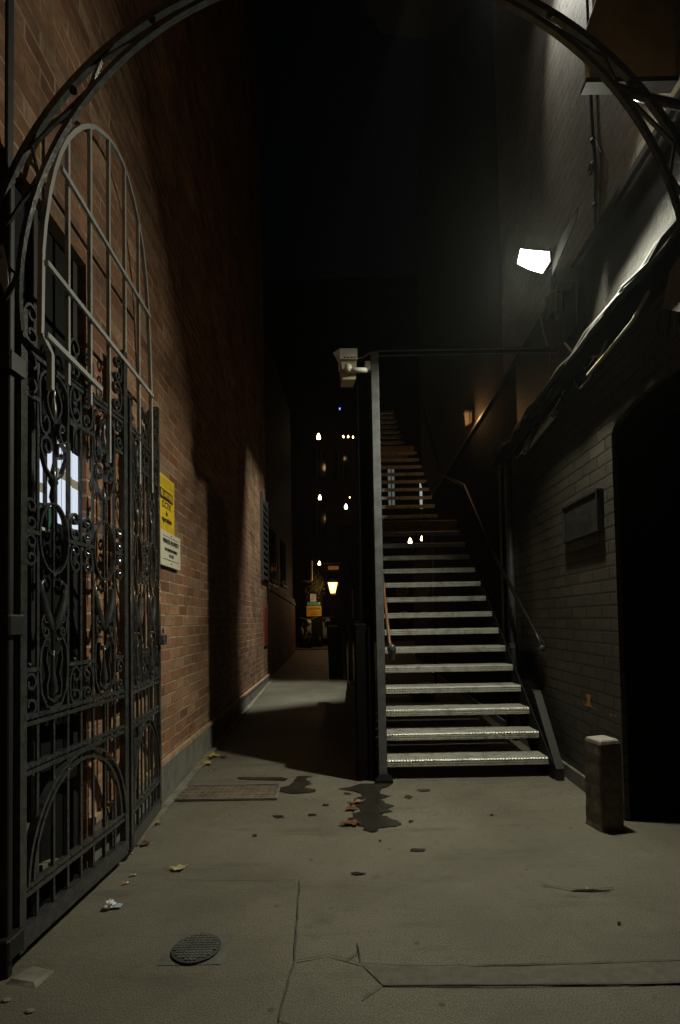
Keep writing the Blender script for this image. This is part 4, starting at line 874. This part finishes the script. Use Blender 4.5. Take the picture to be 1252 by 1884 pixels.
obj('shaft', MB().loft([rq(h, .008, z) for z, h in zs]), M['bollard'], bo)
obj('top', MB().loft([rq(.0645, .012, .4922), rq(.060, .014, .499), rq(.045, .012, .503)]), M['boltop'], bo)  # top faces in a paler granite than the shaft

# ------------------------------------------------------------------ drain covers
dc = thing('drain_cover', 'rectangular rusty drain cover set in the paving by the left wall', 'drain cover', (-.95, 3.73, 0))
A_, B_, C_, D_ = onG(318, 1475), onG(509, 1472), onG(516, 1446), onG(346, 1449)
def lift(q, z): return Vector((q.x, q.y, gz(q.y)+z))
rust_pl = simple('rusty_plate', (.13, .105, .075), .7, .1, var=.35, scale=12, bmp=.5)
obj('plate', MB().loft([[lift(q, .0) for q in (A_, B_, C_, D_)], [lift(q, .010) for q in (A_, B_, C_, D_)]]), rust_pl, dc)
rb_ = MB()
for i in range(16):
    for j in range(5):
        f_, h = (i+.5)/16, (j+.5)/5; q = (A_.lerp(B_, f_)).lerp(D_.lerp(C_, f_), h); c_ = lift(q, .0105)
        rb_.add([c_+Vector((-.016, -.004, 0)), c_+Vector((.016, -.004, 0)), c_+Vector((.012, 0, .005)), c_+Vector((-.012, 0, .005)), c_+Vector((.016, .006, 0)), c_+Vector((-.016, .006, 0))], [(0, 1, 2, 3), (3, 2, 4, 5)])
rb_ = obj('raised_studs', rb_, rust_pl, dc)
fr_ = MB()
for a_, b_ in ((A_, B_), (B_, C_), (C_, D_), (D_, A_)): fr_.sweep([lift(a_, .012), lift(b_, .012)], .012, .012, ref=(0, 0, 1))
obj('frame', fr_, M['plinth'], dc)
mh = thing('manhole_cover', 'small round iron manhole cover in a square surround in the foreground paving', 'manhole cover', (-.61, 1.985, 0)); c_ = onG(362, 1748)
s_ = .115; obj('surround', MB().add([(c_.x-s_, c_.y-s_*.75, .002), (c_.x+s_, c_.y-s_*.75, .002), (c_.x+s_, c_.y+s_*.85, .002), (c_.x-s_, c_.y+s_*.85, .002)], [(0, 1, 2, 3)]), simple('manhole_surround', (.105, .105, .09), .7, bmp=.4), mh)
iron_c = simple('manhole_iron', (.07, .07, .068), .5, .3, bmp=.3)
obj('lid', MB().lathe([(.088, .0055), (.088, .010), (.082, .0105)], (c_.x, c_.y, 0), 24), iron_c, mh)
gg = MB()
for i in range(-5, 6):
    for j in range(-5, 6):
        if i*i+j*j < 27: gg.box((c_.x+i*.0145-.0048, c_.y+j*.0145-.0048, .0107), (c_.x+i*.0145+.0048, c_.y+j*.0145+.0048, .0145))
obj('studs', gg, simple('manhole_studs', (.14, .14, .13), .5, .3, bmp=.2), mh)

# ------------------------------------------------------------------ litter
def leaf(px, py, s, mat, label, rot=0, grp='fallen leaves on the paving'):
    c_ = onG(px, py); pts = []; n = 22; rr = random.Random(int(px*7+py))
    for k in range(n):
        a = 2*math.pi*k/n; r_ = s*(.55+.45*abs(math.cos(2.5*a+.3)))*(rr.uniform(.75, 1.1)); pts.append(Vector((c_.x+r_*math.cos(a+rot), c_.y+r_*math.sin(a+rot)*.8, gz(c_.y)+.010+.25*s*abs(math.sin(a*1.5+rot))*rr.uniform(.3, 1))))
    ctr_ = Vector((c_.x, c_.y, gz(c_.y)+.012)); t_ = thing('fallen_leaf', label, 'leaf', tuple(ctr_), grp)
    obj('blade', MB().add([ctr_]+pts, [(0, k+1, (k+1) % n+1) for k in range(n)]), mat, t_)
    obj('stalk', MB().sweep([ctr_, ctr_+Vector((math.cos(rot)*s*1.3, math.sin(rot)*s*1.2, .002))], .0015, n=4), mat, t_)
for a in [(385,1394,.10,M['leaf'],'upper of the two yellow leaves at the foot of the brick wall',.3),(376,1408,.085,M['leaf'],'lower of the two yellow leaves at the foot of the brick wall',1.2),(412,1394,.04,M['leaf_brown'],'small brown leaf right of the two yellow leaves',2),
          (328,1601,.038,M['leaf_pale'],'pale curled leaf alone on the paving near the gate',.6),(288,1517,.035,M['leaf'],'small yellow leaf near the far gate leaf',.2),(268,1555,.035,M['leaf_brown'],'brown curled leaf beside the gate',2.2),
          (655,1478,.055,M['leaf_brown'],'upper wet brown leaf in the puddle',.4),(648,1490,.05,M['leaf_brown'],'middle wet brown leaf in the puddle',1.4),(650,1518,.055,M['leaf_brown'],'lower wet brown leaf in the puddle',2.6),(633,1519,.035,M['leaf_brown'],'small wet brown leaf at the left of the puddle',.9)]: leaf(*a)
def butt(px, py, rot, label, mat='butt', s=1):
    c_ = onG(px, py); z = gz(c_.y)+.008; d = Vector((math.cos(rot), math.sin(rot), 0))*.014*s
    t_ = thing('cigarette_butt', label, 'cigarette butt', (c_.x, c_.y, z-.006), 'cigarette butts and scraps on the paving'); obj('filter', MB().sweep([Vector((c_.x, c_.y, z))-d, Vector((c_.x, c_.y, z))+d*.4], .0045*s, n=7), M[mat], t_); obj('ash_end', MB().sweep([Vector((c_.x, c_.y, z))+d*.41, Vector((c_.x, c_.y, z))+d], .0042*s, n=7), M['paper'], t_)
butt(245, 1613, .2, 'orange cigarette butt farther from the gate post, near the gate foot'); butt(231, 1628, .5, 'orange cigarette butt closest to the crumpled white paper'); butt(239, 1572, .1, 'orange cigarette butt right under the end of the gate rail')
def scrap(px, py, s, label):
    c_ = onG(px, py); rr = random.Random(int(px)); z = gz(c_.y)+.005; vs = [(c_.x+rr.uniform(-s, s), c_.y+rr.uniform(-s, s), z+rr.uniform(0, s)) for _ in range(5)]
    tag(obj('paper_scrap', MB().add(vs, [(0, 1, 2), (1, 2, 3), (2, 3, 4)]), M['paper'], base=(c_.x, c_.y, gz(c_.y))), label, 'paper scrap', 'tiny white scraps on the paving')
for px, py, s, lab in [(419,1505,.010,'tiny white scrap left of centre, below the drain cover'),(552,1563,.007,'tiny white scrap below the puddle'),(1080,1636,.008,'tiny white scrap in front of the bollard'),(389,1419,.009,'tiny white scrap above the drain cover'),(345,1446,.014,'white scrap at the far left corner of the drain cover'),(318,1481,.012,'white scrap at the near left corner of the drain cover'),(291,1552,.01,'white scrap beside the brown curled leaf'),(288,1511,.008,'white scrap touching the small yellow leaf'),(743,1462,.006,'tiny white scrap just in front of the staircase'),(661,1437,.008,'tiny white scrap at the foot of the dark screen'),(441,1309,.02,'tiny bright scrap at the edge of the lit patch by the far wall')]: scrap(px, py, s, lab)
c_ = onG(202, 1672); cp = MB(); rr = random.Random(9); vs = []; N_ = 10; M_ = 6
for k in range(1, M_):
    th = math.pi*k/M_
    for i in range(N_):
        ph = 2*math.pi*i/N_; r_ = .026*rr.uniform(.55, 1.15); vs.append([c_.x+r_*math.sin(th)*math.cos(ph), c_.y+r_*math.sin(th)*math.sin(ph), .018+r_*math.cos(th)*.8])
cp.loft([vs[i*N_:(i+1)*N_] for i in range(M_-1)]); cpt = thing('crumpled_paper', 'crumpled white paper ball lying on the paving near the gate', 'litter', (c_.x, c_.y, 0)); obj('ball', cp, M['paper'], cpt)
obj('torn_flap', MB().add([(c_.x+.015, c_.y-.01, .012), (c_.x+.05, c_.y-.006, .010), (c_.x+.052, c_.y+.012, .014), (c_.x+.02, c_.y+.014, .018)], [(0, 1, 2, 3)]), simple('bluish_paper', (.35, .45, .55), .6), cpt)
c_ = onG(58, 1800); st_ = MB(); st_.loft([[(c_.x-.07, c_.y-.03, 0), (c_.x+.045, c_.y-.05, 0), (c_.x+.06, c_.y+.035, 0), (c_.x-.03, c_.y+.05, 0)], [(c_.x-.055, c_.y-.02, .014), (c_.x+.03, c_.y-.035, .010), (c_.x+.045, c_.y+.025, .008), (c_.x-.02, c_.y+.04, .016)]])
tag(obj('broken_stone', st_, M['stone'], base=(c_.x, c_.y, 0)), 'broken pale stone lying at the foot of the gate post', 'stone')
for (px, py, s, lab) in [(12, 1842, .016, 'small flat pebble at the lower left corner'), (55, 1862, .016, 'flat pebble at the bottom left below the broken stone')]:
    c_ = onG(px, py); tag(obj('pebble', MB().ball((c_.x, c_.y, s*.25), s*.8, 8, 6, (1.2, .8, .35)), M['stone'], base=(c_.x, c_.y, 0)), lab, 'stone', 'loose stones by the gate post')

# ------------------------------------------------------------------ unseen street lamp added behind the viewpoint for warm fill on street-facing sides
sl_ = thing('added_street_lamp', 'added street lamp, unseen behind the viewpoint, for warm fill light', 'street lamp', (2.6, -9, 0))
obj('pole', MB().lathe([(.09, 0), (.08, .8), (.05, 1.0), (.035, 5.8)], (2.6, -9, 0), 12), M['iron_dull'], sl_, smooth=True)
obj('head', MB().lathe([(.04, 5.8), (.22, 6.0), (.24, 6.25), (.05, 6.45)], (2.6, -9, 0), 12), M['iron_dull'], sl_)
obj('lamp_glass', MB().lathe([(.10, 5.70), (.19, 5.80), (.20, 5.98)], (2.6, -9, 0), 12), emis('sodium_glass', (1, .5, .15), 6), sl_)
point('added_street_fill', (2.6, -8.7, 5.6), 90, (1, .60, .25), .1)

# ------------------------------------------------------------------ thin haze added to give the lamps a glow like lens glare
hz = MB().box((-14, -12, -1), (14, 24, 16)); ho = obj('haze', hz, M['black']); ho['kind'] = 'stuff'
mt = bpy.data.materials.new('glow_haze'); mt.use_nodes = True; t = mt.node_tree; t.nodes.remove(t.nodes['Principled BSDF'])
pv = t.nodes.new('ShaderNodeVolumePrincipled'); pv.inputs['Color'].default_value = (.8, .88, .85, 1); pv.inputs['Density'].default_value = .0007; pv.inputs['Anisotropy'].default_value = .8
t.links.new(pv.outputs[0], t.nodes['Material Output'].inputs['Volume']); ho.data.materials.clear(); ho.data.materials.append(mt)
